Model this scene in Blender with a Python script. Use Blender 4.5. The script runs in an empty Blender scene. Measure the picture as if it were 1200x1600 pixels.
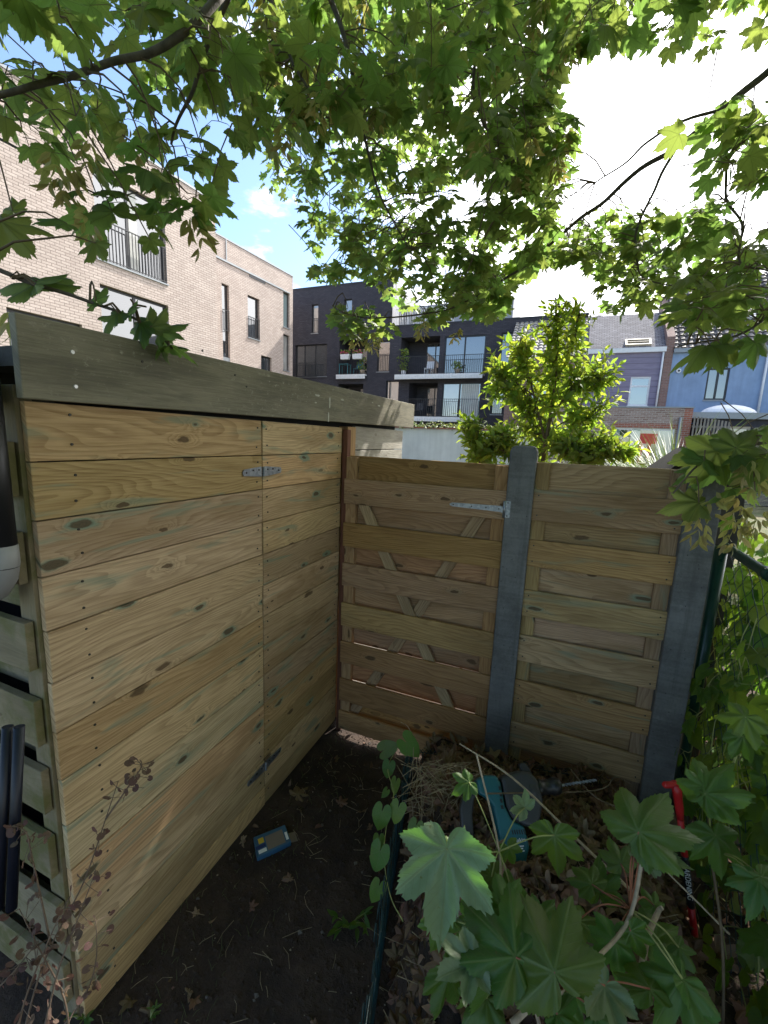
import bpy, math, random
import numpy as np
from mathutils import Vector, Matrix, noise
random.seed(11)
rng = np.random.default_rng(5)
scene = bpy.context.scene
col = scene.collection
rad = math.radians

# ---------------------------------------------------------------- camera, sky, sun, exposure
CAM = Vector((0, 0, 1.95))
RM = Matrix(((0.924, -0.100, 0.370), (0.382, 0.141, -0.914), (0.040, 0.985, 0.168)))
RX = Vector((0.924, 0.382, 0.040)).normalized()
RZ = Vector((0.370, -0.914, 0.168)); RZ = (RZ - RX * RZ.dot(RX)).normalized()
RY = RZ.cross(RX)
RM = Matrix((RX, RY, RZ)).transposed()
FPX = 668.0
cd = bpy.data.cameras.new('camera'); cam = bpy.data.objects.new('camera', cd); col.objects.link(cam)
cam.matrix_world = Matrix.Translation(CAM) @ RM.to_4x4()
cd.sensor_fit = 'HORIZONTAL'; cd.sensor_width = 36.0; cd.lens = 36.0 * FPX / 1200.0
cd.clip_start = 0.05; cd.clip_end = 1000
scene.camera = cam

SUN = Vector((0.19, 0.68, 0.71)).normalized()
sd = bpy.data.lights.new('sun', 'SUN'); so = bpy.data.objects.new('sun', sd); col.objects.link(so)
sd.energy = 4.0; sd.angle = rad(0.6); sd.color = (1.0, 0.95, 0.86)
so.rotation_euler = SUN.to_track_quat('Z', 'Y').to_euler()
so.location = (6, 10, 14)

world = bpy.data.worlds.new('World'); scene.world = world; world.use_nodes = True
wn = world.node_tree; bg = wn.nodes['Background']
sky = wn.nodes.new('ShaderNodeTexSky'); sky.sky_type = 'NISHITA'; sky.sun_disc = False
sky.sun_elevation = math.asin(SUN.z); sky.sun_rotation = math.atan2(SUN.x, SUN.y)
sky.air_density = 1.0; sky.dust_density = 0.7; sky.ozone_density = 3.0
def wnode(t, **kw):
    n = wn.nodes.new(t)
    for k, v in kw.items():
        if k[0] == '_': setattr(n, k[1:], v)
        elif hasattr(v, 'node'): wn.links.new(v, n.inputs[k.replace('__', ' ')])
        else: n.inputs[k.replace('__', ' ')].default_value = v
    return n
tc = wnode('ShaderNodeTexCoord')
sep = wnode('ShaderNodeSeparateXYZ', Vector=tc.outputs['Generated'])
zz = wnode('ShaderNodeMath', _operation='ADD'); wn.links.new(sep.outputs[2], zz.inputs[0]); zz.inputs[1].default_value = 0.18
zm = wnode('ShaderNodeMath', _operation='MAXIMUM'); wn.links.new(zz.outputs[0], zm.inputs[0]); zm.inputs[1].default_value = 0.05
dv = wnode('ShaderNodeVectorMath', _operation='SCALE', Vector=tc.outputs['Generated'])
inv = wnode('ShaderNodeMath', _operation='DIVIDE'); inv.inputs[0].default_value = 1.0; wn.links.new(zm.outputs[0], inv.inputs[1])
wn.links.new(inv.outputs[0], dv.inputs['Scale'])
cn = wnode('ShaderNodeTexNoise', Vector=dv.outputs[0], Scale=2.3, Detail=9.0, Roughness=0.58, Distortion=0.25)
# cloud cover grows towards the sun side
dt = wnode('ShaderNodeVectorMath', _operation='DOT_PRODUCT', Vector=tc.outputs['Generated']); dt.inputs[1].default_value = (0.80, 0.58, 0.15)
ad = wnode('ShaderNodeMath', _operation='MULTIPLY_ADD'); wn.links.new(dt.outputs['Value'], ad.inputs[0]); ad.inputs[1].default_value = 0.40; wn.links.new(cn.outputs[0], ad.inputs[2])
cr = wnode('ShaderNodeMapRange', _interpolation_type='SMOOTHSTEP'); wn.links.new(ad.outputs[0], cr.inputs['Value'])
cr.inputs['From Min'].default_value = 0.50; cr.inputs['From Max'].default_value = 0.72
ds = wnode('ShaderNodeVectorMath', _operation='DOT_PRODUCT', Vector=tc.outputs['Generated']); ds.inputs[1].default_value = SUN
gl = wnode('ShaderNodeMapRange', _interpolation_type='SMOOTHSTEP'); wn.links.new(ds.outputs['Value'], gl.inputs['Value'])
gl.inputs['From Min'].default_value = 0.2; gl.inputs['From Max'].default_value = 1.0; gl.inputs['To Min'].default_value = 5.5; gl.inputs['To Max'].default_value = 14.0
cc = wnode('ShaderNodeVectorMath', _operation='SCALE'); cc.inputs[0].default_value = (1.0, 1.0, 1.02); wn.links.new(gl.outputs[0], cc.inputs['Scale'])
mx = wn.nodes.new('ShaderNodeMix'); mx.data_type = 'RGBA'
wn.links.new(cr.outputs[0], mx.inputs[0]); wn.links.new(sky.outputs[0], mx.inputs[6]); wn.links.new(cc.outputs[0], mx.inputs[7])
wn.links.new(mx.outputs[2], bg.inputs['Color']); bg.inputs['Strength'].default_value = 0.12
scene.view_settings.view_transform = 'Standard'; scene.view_settings.look = 'None'
scene.view_settings.gamma = 1.0; scene.view_settings.exposure = 1.45
scene.cycles.max_bounces = 10; scene.cycles.transparent_max_bounces = 12

# ---------------------------------------------------------------- helpers
def ray(px, py):
    return RM @ Vector(((px - 600) / FPX, -(py - 800) / FPX, -1.0))
def on_x(px, py, x): r = ray(px, py); return CAM + r * (x / r.x)
def on_y(px, py, y): r = ray(px, py); return CAM + r * (y / r.y)
def at(px, py, d): return CAM + ray(px, py) * d
def sstep(a, b, x):
    t = min(1.0, max(0.0, (x - a) / (b - a))); return t * t * (3 - 2 * t)

WORLD = {}
class MB:
    def __init__(s): s.v = []; s.f = []; s.uv = []; s.rn = []; s.mi = []; s.sm = []
    def face(s, idx, uvs=None, rn=0.0, mi=0, sm=False):
        s.f.append(tuple(idx)); s.uv.append(uvs if uvs else [(s.v[i][0] + s.v[i][1], s.v[i][2]) for i in idx])
        s.rn.append(rn); s.mi.append(mi); s.sm.append(sm)
    def poly(s, pts, uvs=None, rn=0.0, mi=0, sm=False):
        b = len(s.v); s.v += [tuple(p) for p in pts]; s.face(range(b, b + len(pts)), uvs, rn, mi, sm)
    def obox(s, o, ax, ay, az, rn=None, mi=0, uvmode='plank', uaxis=0):
        """box from corner o and three edge vectors"""
        o = Vector(o); ax = Vector(ax); ay = Vector(ay); az = Vector(az)
        if ax.cross(ay).dot(az) < 0: o = o + az; az = -az
        rn = random.random() if rn is None else rn
        b = len(s.v)
        P = [o, o + ax, o + ax + ay, o + ay, o + az, o + ax + az, o + ax + ay + az, o + ay + az]
        s.v += [tuple(p) for p in P]
        L = (ax.length, ay.length, az.length); C3 = [(0, 0, 0), (1, 0, 0), (1, 1, 0), (0, 1, 0), (0, 0, 1), (1, 0, 1), (1, 1, 1), (0, 1, 1)]
        uo, vo = rn * 37.3, rn * 91.7
        for q in ((0, 3, 2, 1), (4, 5, 6, 7), (0, 1, 5, 4), (2, 3, 7, 6), (1, 2, 6, 5), (3, 0, 4, 7)):
            uv = []
            for i in q:
                c = C3[i]
                if uvmode == 'plank':
                    oth = [k for k in range(3) if k != uaxis]
                    uv.append((c[uaxis] * L[uaxis] + uo, c[oth[0]] * L[oth[0]] + c[oth[1]] * L[oth[1]] + vo))
                else:
                    p = P[i]; uv.append((p.x + p.y, p.z))
            s.face([b + i for i in q], uv, rn, mi)
    def box(s, x0, x1, y0, y1, z0, z1, rn=None, mi=0, uaxis=None, uvmode='plank'):
        d = (x1 - x0, y1 - y0, z1 - z0)
        if uaxis is None: uaxis = max(range(3), key=lambda k: d[k])
        s.obox((x0, y0, z0), (d[0], 0, 0), (0, d[1], 0), (0, 0, d[2]), rn, mi, uvmode, uaxis)
    def tube(s, pts, r, n=7, mi=0, rn=0.0, cap=True):
        pts = [Vector(p) for p in pts]; m = len(pts)
        rs = r if isinstance(r, (list, tuple)) else [r] * m
        t0 = (pts[1] - pts[0]).normalized(); up = Vector((0, 0, 1)) if abs(t0.z) < .9 else Vector((1, 0, 0))
        nx = t0.cross(up).normalized(); b = len(s.v); ll = 0.0; us = []
        for i in range(m):
            t = (pts[min(i + 1, m - 1)] - pts[max(i - 1, 0)])
            t = t.normalized() if t.length > 1e-9 else t0
            nx = (nx - t * nx.dot(t)).normalized(); ny = t.cross(nx)
            if i: ll += (pts[i] - pts[i - 1]).length
            us.append(ll)
            for k in range(n):
                a = 2 * math.pi * k / n
                s.v.append(tuple(pts[i] + (nx * math.cos(a) + ny * math.sin(a)) * rs[i]))
        for i in range(m - 1):
            for k in range(n):
                k2 = (k + 1) % n; w = 2 * math.pi * rs[0] / n
                s.face((b + i * n + k, b + i * n + k2, b + (i + 1) * n + k2, b + (i + 1) * n + k),
                       [(us[i], k * w), (us[i], (k + 1) * w), (us[i + 1], (k + 1) * w), (us[i + 1], k * w)], rn, mi, True)
        if cap:
            s.face([b + k for k in range(n)][::-1], None, rn, mi); s.face([b + (m - 1) * n + k for k in range(n)], None, rn, mi)
    def prism(s, pts2, o, ex, ey, en, mi=0, rn=0.0):
        """extrude a 2-D outline (x,y in ex,ey) from o along en"""
        o = Vector(o); ex = Vector(ex); ey = Vector(ey); en = Vector(en); n = len(pts2)
        if ex.cross(ey).dot(en) < 0: pts2 = pts2[::-1]
        b = len(s.v)
        s.v += [tuple(o + ex * p[0] + ey * p[1]) for p in pts2] + [tuple(o + ex * p[0] + ey * p[1] + en) for p in pts2]
        s.face([b + i for i in range(n)][::-1], [tuple(p) for p in pts2][::-1], rn, mi); s.face([b + n + i for i in range(n)], [tuple(p) for p in pts2], rn, mi)
        for i in range(n):
            j = (i + 1) % n; s.face((b + i, b + j, b + n + j, b + n + i), None, rn, mi)
    def build(s, name, mats, parent=None, bevel=0.0, seg=2, kind=None):
        me = bpy.data.meshes.new(name)
        off = WORLD.get(parent.name, Vector((0, 0, 0))) if parent else Vector((0, 0, 0))
        me.from_pydata([(v[0] - off.x, v[1] - off.y, v[2] - off.z) for v in s.v], [], s.f)
        finish(me, s, mats)
        o = bpy.data.objects.new(name, me); col.objects.link(o)
        if parent: o.parent = parent; WORLD[o.name] = off.copy()
        else: WORLD[o.name] = Vector((0, 0, 0))
        if bevel > 0:
            md = o.modifiers.new('bevel', 'BEVEL'); md.width = bevel; md.segments = seg; md.limit_method = 'ANGLE'; md.angle_limit = rad(40)
        if kind: o['kind'] = kind
        return o
def finish(me, s, mats):
    for m in (mats if isinstance(mats, (list, tuple)) else [mats]): me.materials.append(m)
    ul = me.uv_layers.new(name='UVMap')
    flat = np.array([c for f in s.uv for c in f], dtype=np.float32).ravel(); ul.data.foreach_set('uv', flat)
    at_ = me.attributes.new('rn', 'FLOAT', 'FACE'); at_.data.foreach_set('value', np.array(s.rn, dtype=np.float32))
    me.polygons.foreach_set('material_index', np.array(s.mi, dtype=np.int32)); me.polygons.foreach_set('use_smooth', np.array(s.sm, dtype=bool)); me.update()

def thing(name, label, cat, loc=(0, 0, 0), group=None):
    o = bpy.data.objects.new(name, None); col.objects.link(o); o.location = loc; o.empty_display_size = 0.1
    WORLD[o.name] = Vector(loc); return tag(o, label, cat, group)
def tag(o, label, cat, group=None):
    o['label'] = label; o['category'] = cat
    if group: o['group'] = group
    return o
def copy_tree(o, parent=None):
    c = o.copy(); col.objects.link(c)
    if parent: c.parent = parent
    for ch in list(o.children): copy_tree(ch, c)
    return c

# ---------------------------------------------------------------- materials
class G:
    def __init__(s, name):
        s.m = bpy.data.materials.new(name); s.m.use_nodes = True; s.t = s.m.node_tree; s.b = s.t.nodes['Principled BSDF']; s.out = s.t.nodes['Material Output']
    def n(s, t, *ins, **kw):
        nd = s.t.nodes.new(t)
        for k, v in kw.items():
            if k[0] == '_': setattr(nd, k[1:], v)
            else: s.set(nd, k.replace('__', ' '), v)
        for i, v in enumerate(ins):
            if v is not None: s.set(nd, i, v)
        return nd
    def set(s, nd, k, v):
        if isinstance(v, bpy.types.NodeSocket): s.t.links.new(v, nd.inputs[k])
        else: nd.inputs[k].default_value = v
    def math(s, op, a, b=0.0, c=0.0): return s.n('ShaderNodeMath', a, b, c, _operation=op).outputs[0]
    def map(s, v, a, b, c=0.0, d=1.0, smooth=True):
        return s.n('ShaderNodeMapRange', v, a, b, c, d, _interpolation_type='SMOOTHSTEP' if smooth else 'LINEAR').outputs[0]
    def mix(s, f, a, b, mode='MIX'):
        nd = s.t.nodes.new('ShaderNodeMix'); nd.data_type = 'RGBA'; nd.blend_type = mode
        for k, v in ((0, f), (6, a), (7, b)):
            if not isinstance(v, bpy.types.NodeSocket) and k > 0 and len(v) == 3: v = (*v, 1)
            s.set(nd, k, v)
        return nd.outputs[2]
    def noise(s, vec, sc, det=2.0, ro=0.5, dist=0.0, dim='3D', out=0):
        nd = s.n('ShaderNodeTexNoise', _noise_dimensions=dim, Scale=sc, Detail=det, Roughness=ro, Distortion=dist); s.set(nd, 'Vector', vec); return nd.outputs[out]
    def uv(s): return s.n('ShaderNodeUVMap').outputs[0]
    def obj(s): return s.n('ShaderNodeTexCoord').outputs['Object']
    def geo(s): return s.n('ShaderNodeNewGeometry').outputs['Position']
    def rn(s): return s.n('ShaderNodeAttribute', _attribute_name='rn').outputs['Fac']
    def scalev(s, v, k): return s.n('ShaderNodeVectorMath', v, k, _operation='MULTIPLY').outputs[0]
    def xyz(s, v): return s.n('ShaderNodeSeparateXYZ', v).outputs
    def comb(s, x, y, z=0.0): return s.n('ShaderNodeCombineXYZ', x, y, z).outputs[0]
    def bump(s, h, st=0.3, d=0.01): s.set(s.b, 'Normal', s.n('ShaderNodeBump', Height=h, Strength=st, Distance=d).outputs[0])
    def done(s, color=None, rough=None, **kw):
        if color is not None: s.set(s.b, 'Base Color', color if isinstance(color, bpy.types.NodeSocket) else (*color, 1))
        if rough is not None: s.set(s.b, 'Roughness', rough)
        for k, v in kw.items(): s.set(s.b, k.replace('__', ' '), v)
        return s.m

def plain(name, c, rough=0.6, var=0.12, sc=8.0, metal=0.0, bump=0.0, bsc=60.0):
    g = G(name); p = g.obj(); n = g.noise(p, sc, 4.0, 0.6)
    k = g.map(n, 0.3, 0.7, 1 - var, 1 + var, False)
    cl = g.n('ShaderNodeVectorMath', (*c,), _operation='SCALE'); g.set(cl, 'Scale', k)
    if bump: g.bump(g.noise(p, bsc, 3.0), bump, 0.004)
    return g.done(cl.outputs[0], g.map(n, 0.3, 0.7, max(0.05, rough - .08), min(1, rough + .08), False), Metallic=metal)

def wood(name, light, dark, green=0.5, knots=0.6, grey=0.0, greycol=(0.16, 0.155, 0.12), contrast=1.0, speck=0.0, moss=0.0, knotcol=(0.10, 0.058, 0.028)):
    g = G(name); uv = g.uv(); u, v, _ = g.xyz(uv); rn = g.rn()
    # knots: sparse cells of an anisotropic voronoi
    kv = g.n('ShaderNodeTexVoronoi', _voronoi_dimensions='2D', Scale=1.0, Vector=g.comb(g.math('MULTIPLY', u, 3.4), g.math('MULTIPLY', v, 8.5)))
    dist = kv.outputs['Distance']; cr = g.xyz(kv.outputs['Color'])
    on = g.map(cr[0], 1 - knots, 1 - knots + 0.02)
    wob = g.noise(g.comb(g.math('MULTIPLY', u, 14.0), g.math('MULTIPLY', v, 34.0)), 1.0, 3.0)
    dist = g.math('ADD', dist, g.math('MULTIPLY', g.math('SUBTRACT', wob, 0.5), 0.26))
    rad_ = g.math('MULTIPLY_ADD', cr[1], 0.085, 0.04)
    knot = g.math('MULTIPLY', g.map(g.math('DIVIDE', dist, rad_), 1.25, 0.75), on)
    halo = g.math('MULTIPLY', g.math('MULTIPLY', g.map(dist, 0.42, 0.0), g.map(dist, 0.42, 0.0)), on)
    w = g.noise(g.comb(g.math('MULTIPLY', u, 0.9), g.math('MULTIPLY', v, 5.0), g.math('MULTIPLY', rn, 9.0)), 1.0, 2.5, 0.45)
    val = g.math('ADD', g.math('MULTIPLY', w, 22.0), g.math('MULTIPLY', halo, 4.2))
    val = g.math('MULTIPLY_ADD', v, 48.0, val)
    ring = g.math('FRACT', val)
    late = g.math('MULTIPLY', g.map(ring, 0.25, 0.93), g.map(ring, 1.0, 0.95))
    fib = g.noise(g.comb(g.math('MULTIPLY', u, 7.0), g.math('MULTIPLY', v, 190.0), rn), 1.0, 4.0, 0.65)
    blot = g.noise(g.comb(g.math('MULTIPLY', u, 1.6), g.math('MULTIPLY', v, 6.0), rn), 1.0, 4.0, 0.6)
    f = g.math('ADD', g.math('MULTIPLY', late, 0.27 * contrast), g.math('MULTIPLY', g.math('SUBTRACT', fib, 0.40), 1.15 * contrast))
    c = g.mix(g.map(f, 0.0, 0.62, 0, 1, False), light, dark)
    # per-board tint
    hs = g.n('ShaderNodeHueSaturation', Color=c)
    g.set(hs, 'Hue', g.map(g.math('FRACT', g.math('MULTIPLY', rn, 7.13)), 0, 1, 0.488, 0.512, False))
    g.set(hs, 'Saturation', g.map(g.math('FRACT', g.math('MULTIPLY', rn, 3.77)), 0, 1, 0.82, 1.12, False))
    g.set(hs, 'Value', g.map(g.math('FRACT', g.math('MULTIPLY', rn, 13.9)), 0, 1, 0.74, 1.20, False))
    c = hs.outputs[0]
    c = g.mix(g.map(blot, 0.42, 0.72, 0, 0.62), c, (dark[0] * .8, dark[1] * .78, dark[2] * .72))
    if green:
        gm = g.math('MULTIPLY', g.map(g.math('ADD', g.math('MULTIPLY', halo, 0.55), g.math('MULTIPLY', blot, 0.75)), 0.55, 0.80), g.map(cr[2], 0.30, 0.5))
        streak = g.map(g.noise(g.comb(g.math('MULTIPLY', u, 2.2), g.math('MULTIPLY', v, 16.0), rn), 1.0, 3.0, 0.55, 0.6), 0.56, 0.70)
        gm = g.math('MAXIMUM', g.math('MULTIPLY', gm, 0.9), g.math('MULTIPLY', streak, 0.6))
        c = g.mix(g.math('MULTIPLY', gm, green), c, (0.165, 0.255, 0.19))
    inner = g.map(g.math('FRACT', g.math('MULTIPLY', g.math('DIVIDE', dist, rad_), 2.6)), 0.0, 1.0, 0.4, 1.0)
    kc = g.mix(inner, (knotcol[0] * .45, knotcol[1] * .45, knotcol[2] * .45), knotcol)
    c = g.mix(g.math('MULTIPLY', knot, 0.85), c, kc)
    if grey:
        gn = g.noise(g.comb(g.math('MULTIPLY', u, 3.0), g.math('MULTIPLY', v, 14.0), rn), 1.0, 5.0, 0.65)
        mott = g.map(g.noise(g.comb(g.math('MULTIPLY', u, 1.7), g.math('MULTIPLY', v, 4.5), 2.0), 1.0, 5.0, 0.62), 0.35, 0.65, 0.72, 1.25, False)
        sc_ = g.n('ShaderNodeVectorMath', c, _operation='SCALE'); g.set(sc_, 'Scale', mott); c = sc_.outputs[0]
        c = g.mix(grey, c, g.mix(g.map(g.math('MULTIPLY_ADD', late, 0.05, g.math('MULTIPLY_ADD', g.math('SUBTRACT', fib, 0.5), 0.8, gn)), 0.28, 0.78), [x * 0.6 for x in greycol], [x * 1.35 for x in greycol]))
    if moss:
        mo = g.map(g.noise(g.geo(), 7.0, 5.0, 0.65), 0.42, 0.62)
        c = g.mix(g.math('MULTIPLY', mo, moss), c, (0.115, 0.115, 0.035))
    if speck:
        sp = g.map(g.noise(g.comb(g.math('MULTIPLY', u, 34.0), g.math('MULTIPLY', v, 46.0)), 1.0, 6.0, 0.8), 0.55, 0.66)
        big = g.map(g.noise(g.comb(g.math('MULTIPLY', u, 1.3), g.math('MULTIPLY', v, 3.0), 4.0), 1.0, 3.0, 0.5), 0.38, 0.62)
        sp2 = g.map(g.noise(g.comb(g.math('MULTIPLY', u, 9.0), g.math('MULTIPLY', v, 26.0)), 1.0, 5.0, 0.7), 0.66, 0.74)
        c = g.mix(g.math('MULTIPLY', g.math('MAXIMUM', sp, sp2), g.math('MULTIPLY', big, speck)), c, (0.34, 0.32, 0.26))
    h = g.math('ADD', g.math('MULTIPLY', late, 0.5), g.math('MULTIPLY', fib, 0.7))
    g.bump(g.math('SUBTRACT', h, g.math('MULTIPLY', knot, 0.5)), 0.35, 0.0025)
    return g.done(c, g.map(fib, 0.3, 0.7, 0.62, 0.86, False), **{'Specular IOR Level': 0.3})

def brick(name, c1, c2, mortar, bw=0.25, rh=0.085, mt=0.012, bump=0.5, var=0.5, efflo=0.0, offset=0.5):
    g = G(name); uv = g.uv()
    bt = g.n('ShaderNodeTexBrick', Color1=(*c1, 1), Color2=(*c2, 1), Mortar=(*mortar, 1), Scale=1.0, _offset=offset)
    bt.inputs['Mortar Size'].default_value = mt; bt.inputs['Brick Width'].default_value = bw; bt.inputs['Row Height'].default_value = rh; bt.inputs['Mortar Smooth'].default_value = 0.3; bt.inputs['Bias'].default_value = -0.1
    g.set(bt, 'Vector', uv)
    n = g.noise(uv, 0.6, 5.0, 0.65); n2 = g.noise(uv, 35.0, 3.0, 0.6)
    k = g.math('MULTIPLY', g.map(n, 0.3, 0.7, 1 - .2 * var, 1 + .2 * var, False), g.map(n2, 0.3, 0.7, 1 - .35 * var, 1 + .35 * var, False))
    c = g.n('ShaderNodeVectorMath', bt.outputs['Color'], _operation='SCALE'); g.set(c, 'Scale', k); c = c.outputs[0]
    if efflo:
        e = g.map(g.noise(g.scalev(uv, (0.7, 2.5, 1)), 1.6, 6.0, 0.75, 0.8), 0.63, 0.70)
        c = g.mix(g.math('MULTIPLY', e, efflo), c, (0.35, 0.35, 0.38))
    g.bump(g.math('SUBTRACT', g.math('MULTIPLY', n2, 0.3), bt.outputs['Fac']), bump, 0.01)
    return g.done(c, 0.85)

def leafmat(name, top, under, trans, tw=0.45, vein=0.35, gloss=0.45, hue=0.035, spots=0.0):
    g = G(name); uv = g.uv(); u, v, _ = g.xyz(uv); rn = g.rn()
    r = g.math('SQRT', g.math('ADD', g.math('MULTIPLY', u, u), g.math('MULTIPLY', v, v)))
    th = g.math('ARCTAN2', u, v)
    k = math.radians(50)
    fm = g.math('SUBTRACT', g.math('MULTIPLY', g.math('FRACT', g.math('DIVIDE', g.math('ADD', th, k * 8.5), k)), k), k / 2)
    dv_ = g.math('MULTIPLY', r, g.math('ABSOLUTE', g.math('SINE', fm)))
    vm = g.map(dv_, 0.020, 0.005)
    along = g.math('MULTIPLY', r, g.math('COSINE', fm))
    sec = g.math('FRACT', g.math('MULTIPLY', g.math('SUBTRACT', along, g.math('MULTIPLY', dv_, 0.9)), 8.0))
    sm_ = g.math('MULTIPLY', g.map(g.math('ABSOLUTE', g.math('SUBTRACT', sec, 0.5)), 0.09, 0.02), 0.45)
    vm = g.math('MAXIMUM', vm, sm_)
    bk = g.n('ShaderNodeNewGeometry').outputs['Backfacing']
    n = g.noise(uv, 7.0, 4.0, 0.6)
    c = g.mix(bk, top, under)
    hs = g.n('ShaderNodeHueSaturation', Color=c)
    g.set(hs, 'Hue', g.map(rn, 0, 1, 0.5 - hue, 0.5 + hue * 0.6, False)); g.set(hs, 'Value', g.math('MULTIPLY', g.map(g.math('FRACT', g.math('MULTIPLY', rn, 9.7)), 0, 1, 0.72, 1.3, False), g.map(n, 0.3, 0.7, 0.85, 1.12, False)))
    c = hs.outputs[0]
    c = g.mix(g.math('MULTIPLY', vm, vein), c, (0.22, 0.28, 0.10))
    sp_ = g.noise(g.comb(u, v, g.math('MULTIPLY', rn, 50.0)), 9.0, 3.0, 0.7); c = g.mix(g.map(sp_, 0.67, 0.73, 0, spots), c, (0.13, 0.085, 0.03)); yel = g.noise(g.comb(u, v, g.math('MULTIPLY', rn, 30.0)), 1.6, 2.0, 0.5); c = g.mix(g.map(yel, 0.52, 0.75, 0, spots * .5), c, (0.16, 0.17, 0.035))
    g.set(g.b, 'Base Color', c); g.set(g.b, 'Roughness', g.map(n, .3, .7, gloss - .06, gloss + .1, False)); g.b.inputs['Specular IOR Level'].default_value = 0.4
    g.bump(g.math('ADD', g.math('MULTIPLY', vm, -0.6), g.math('MULTIPLY', n, 0.5)), 0.4, 0.004)
    tr = g.n('ShaderNodeBsdfTranslucent'); ht = g.n('ShaderNodeHueSaturation', Color=(*trans, 1))
    g.set(ht, 'Hue', g.map(rn, 0, 1, 0.5 - hue, 0.5 + hue * 0.5, False)); g.set(ht, 'Value', g.map(vm, 0, 1, 1.0, 0.6, False)); g.set(tr, 'Color', ht.outputs[0])
    ms = g.n('ShaderNodeMixShader', tw, g.b.outputs[0], tr.outputs[0]); g.t.links.new(ms.outputs[0], g.out.inputs['Surface'])
    return g.m

def glass(name, tint=(0.035, 0.04, 0.045), rough=0.03, spec=0.9):
    g = G(name); n = g.noise(g.obj(), 1.2, 2.0); g.bump(n, 0.05, 0.02)
    return g.done(tint, rough, **{'Specular IOR Level': spec, 'Coat Weight': 1.0, 'Coat Roughness': 0.02, 'IOR': 1.9})

M = {}
M['wood'] = wood('treated_pine', (0.575, 0.412, 0.222), (0.295, 0.190, 0.088), green=.9, knots=0.45, contrast=1.0)
M['wood_gate'] = wood('brown_treated_pine', (0.44, 0.272, 0.130), (0.225, 0.126, 0.056), green=0.12, knots=0.40, contrast=1.0)
M['wood_brace'] = wood('grey_brown_brace_pine', (0.42, 0.32, 0.205), (0.24, 0.17, 0.10), green=0, knots=0.1)
M['wood_panel'] = wood('panel_pine', (0.45, 0.295, 0.146), (0.235, 0.141, 0.064), green=0.7, knots=0.42, contrast=1.0)
M['wood_red'] = wood('reddish_post_wood', (0.22, 0.10, 0.062), (0.12, 0.055, 0.035), green=0, knots=0.1)
M['wood_orange'] = wood('fresh_post_wood', (0.52, 0.30, 0.14), (0.34, 0.18, 0.075), green=0, knots=0.15)
M['wood_fascia'] = wood('weathered_fascia', (0.18, 0.165, 0.12), (0.09, 0.082, 0.058), green=0, knots=0.1, grey=0.75, greycol=(0.225, 0.205, 0.150), speck=1.0)
M['wood_side'] = wood('mossy_side_boards', (0.26, 0.225, 0.15), (0.13, 0.11, 0.07), green=0, knots=0.25, grey=0.5, greycol=(0.25, 0.20, 0.125), moss=0.8)
M['wood_grey'] = wood('pale_weathered_boards', (0.44, 0.41, 0.35), (0.30, 0.27, 0.22), green=0, knots=0.3, grey=0.6, greycol=(0.38, 0.36, 0.32), contrast=.8)
M['wood_old'] = wood('old_grey_boards', (0.30, 0.27, 0.23), (0.15, 0.13, 0.11), green=0, knots=0.3, grey=0.7, greycol=(0.24, 0.22, 0.20))
M['bark'] = plain('branch_bark', (0.095, 0.080, 0.068), 0.85, 0.4, 30.0, bump=0.6, bsc=120)
M['twig'] = plain('green_brown_twig', (0.12, 0.085, 0.05), 0.7, 0.35, 30.0)
M['stick'] = plain('pale_dead_stick', (0.34, 0.27, 0.19), 0.8, 0.3, 40.0, bump=.4)
M['redstem'] = plain('reddish_petiole', (0.26, 0.09, 0.045), 0.5, 0.4, 14.0)
M['greenstem'] = plain('pale_green_petiole', (0.26, 0.28, 0.09), 0.5, 0.3, 14.0)
def concrete():
    g = G('grey_concrete'); p = g.geo(); n = g.noise(p, 5.0, 6.0, 0.6); n2 = g.noise(p, 90.0, 3.0, 0.7)
    vo = g.n('ShaderNodeTexVoronoi', Scale=38.0); g.set(vo, 'Vector', g.scalev(p, (1, 1, .8)))
    pore = g.math('MULTIPLY', g.map(vo.outputs['Distance'], 0.13, 0.05), g.map(g.xyz(vo.outputs['Color'])[0], .55, .6))
    hz = g.noise(g.scalev(p, (2, 2, 60)), 1.0, 3.0, 0.6)
    c = g.mix(g.map(g.math('ADD', g.math('MULTIPLY', n, .6), g.math('ADD', g.math('MULTIPLY', n2, .2), g.math('MULTIPLY', hz, .2))), .32, .68), (0.088, 0.088, 0.088), (0.200, 0.200, 0.200))
    st = g.noise(g.scalev(p, (26, 26, 1.2)), 1.0, 4.0, .6); c = g.mix(g.map(st, .5, .72, 0, .45), c, (0.07, 0.07, 0.068)); c = g.mix(g.map(g.noise(p, 16.0, 5.0, .7), .6, .72, 0, .4), c, (0.27, 0.27, 0.26)); c = g.mix(pore, c, (0.03, 0.03, 0.032))
    g.bump(g.math('SUBTRACT', g.math('ADD', n2, g.math('MULTIPLY', hz, .6)), pore), 0.4, 0.003)
    return g.done(c, 0.88)
M['concrete'] = concrete()
def steel():
    g = G('galvanised_steel'); p = g.obj(); v = g.n('ShaderNodeTexVoronoi', Scale=70.0); g.set(v, 'Vector', p)
    return g.done(g.mix(g.xyz(v.outputs['Color'])[0], (0.22, 0.245, 0.28), (0.36, 0.39, 0.43)), 0.42, Metallic=0.75)
M['steel'] = steel()
M['screw'] = plain('screw_head', (0.06, 0.055, 0.05), 0.4, 0.2, metal=0.7)
M['brightscrew'] = plain('bright_washer', (0.55, 0.55, 0.54), 0.35, 0.1, metal=0.6)
M['paintmark'] = plain('old_white_paint', (0.50, 0.49, 0.44), .7, .25, 40.0)
M['black'] = plain('black_plastic', (0.012, 0.012, 0.014), 0.42, 0.2)
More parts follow.
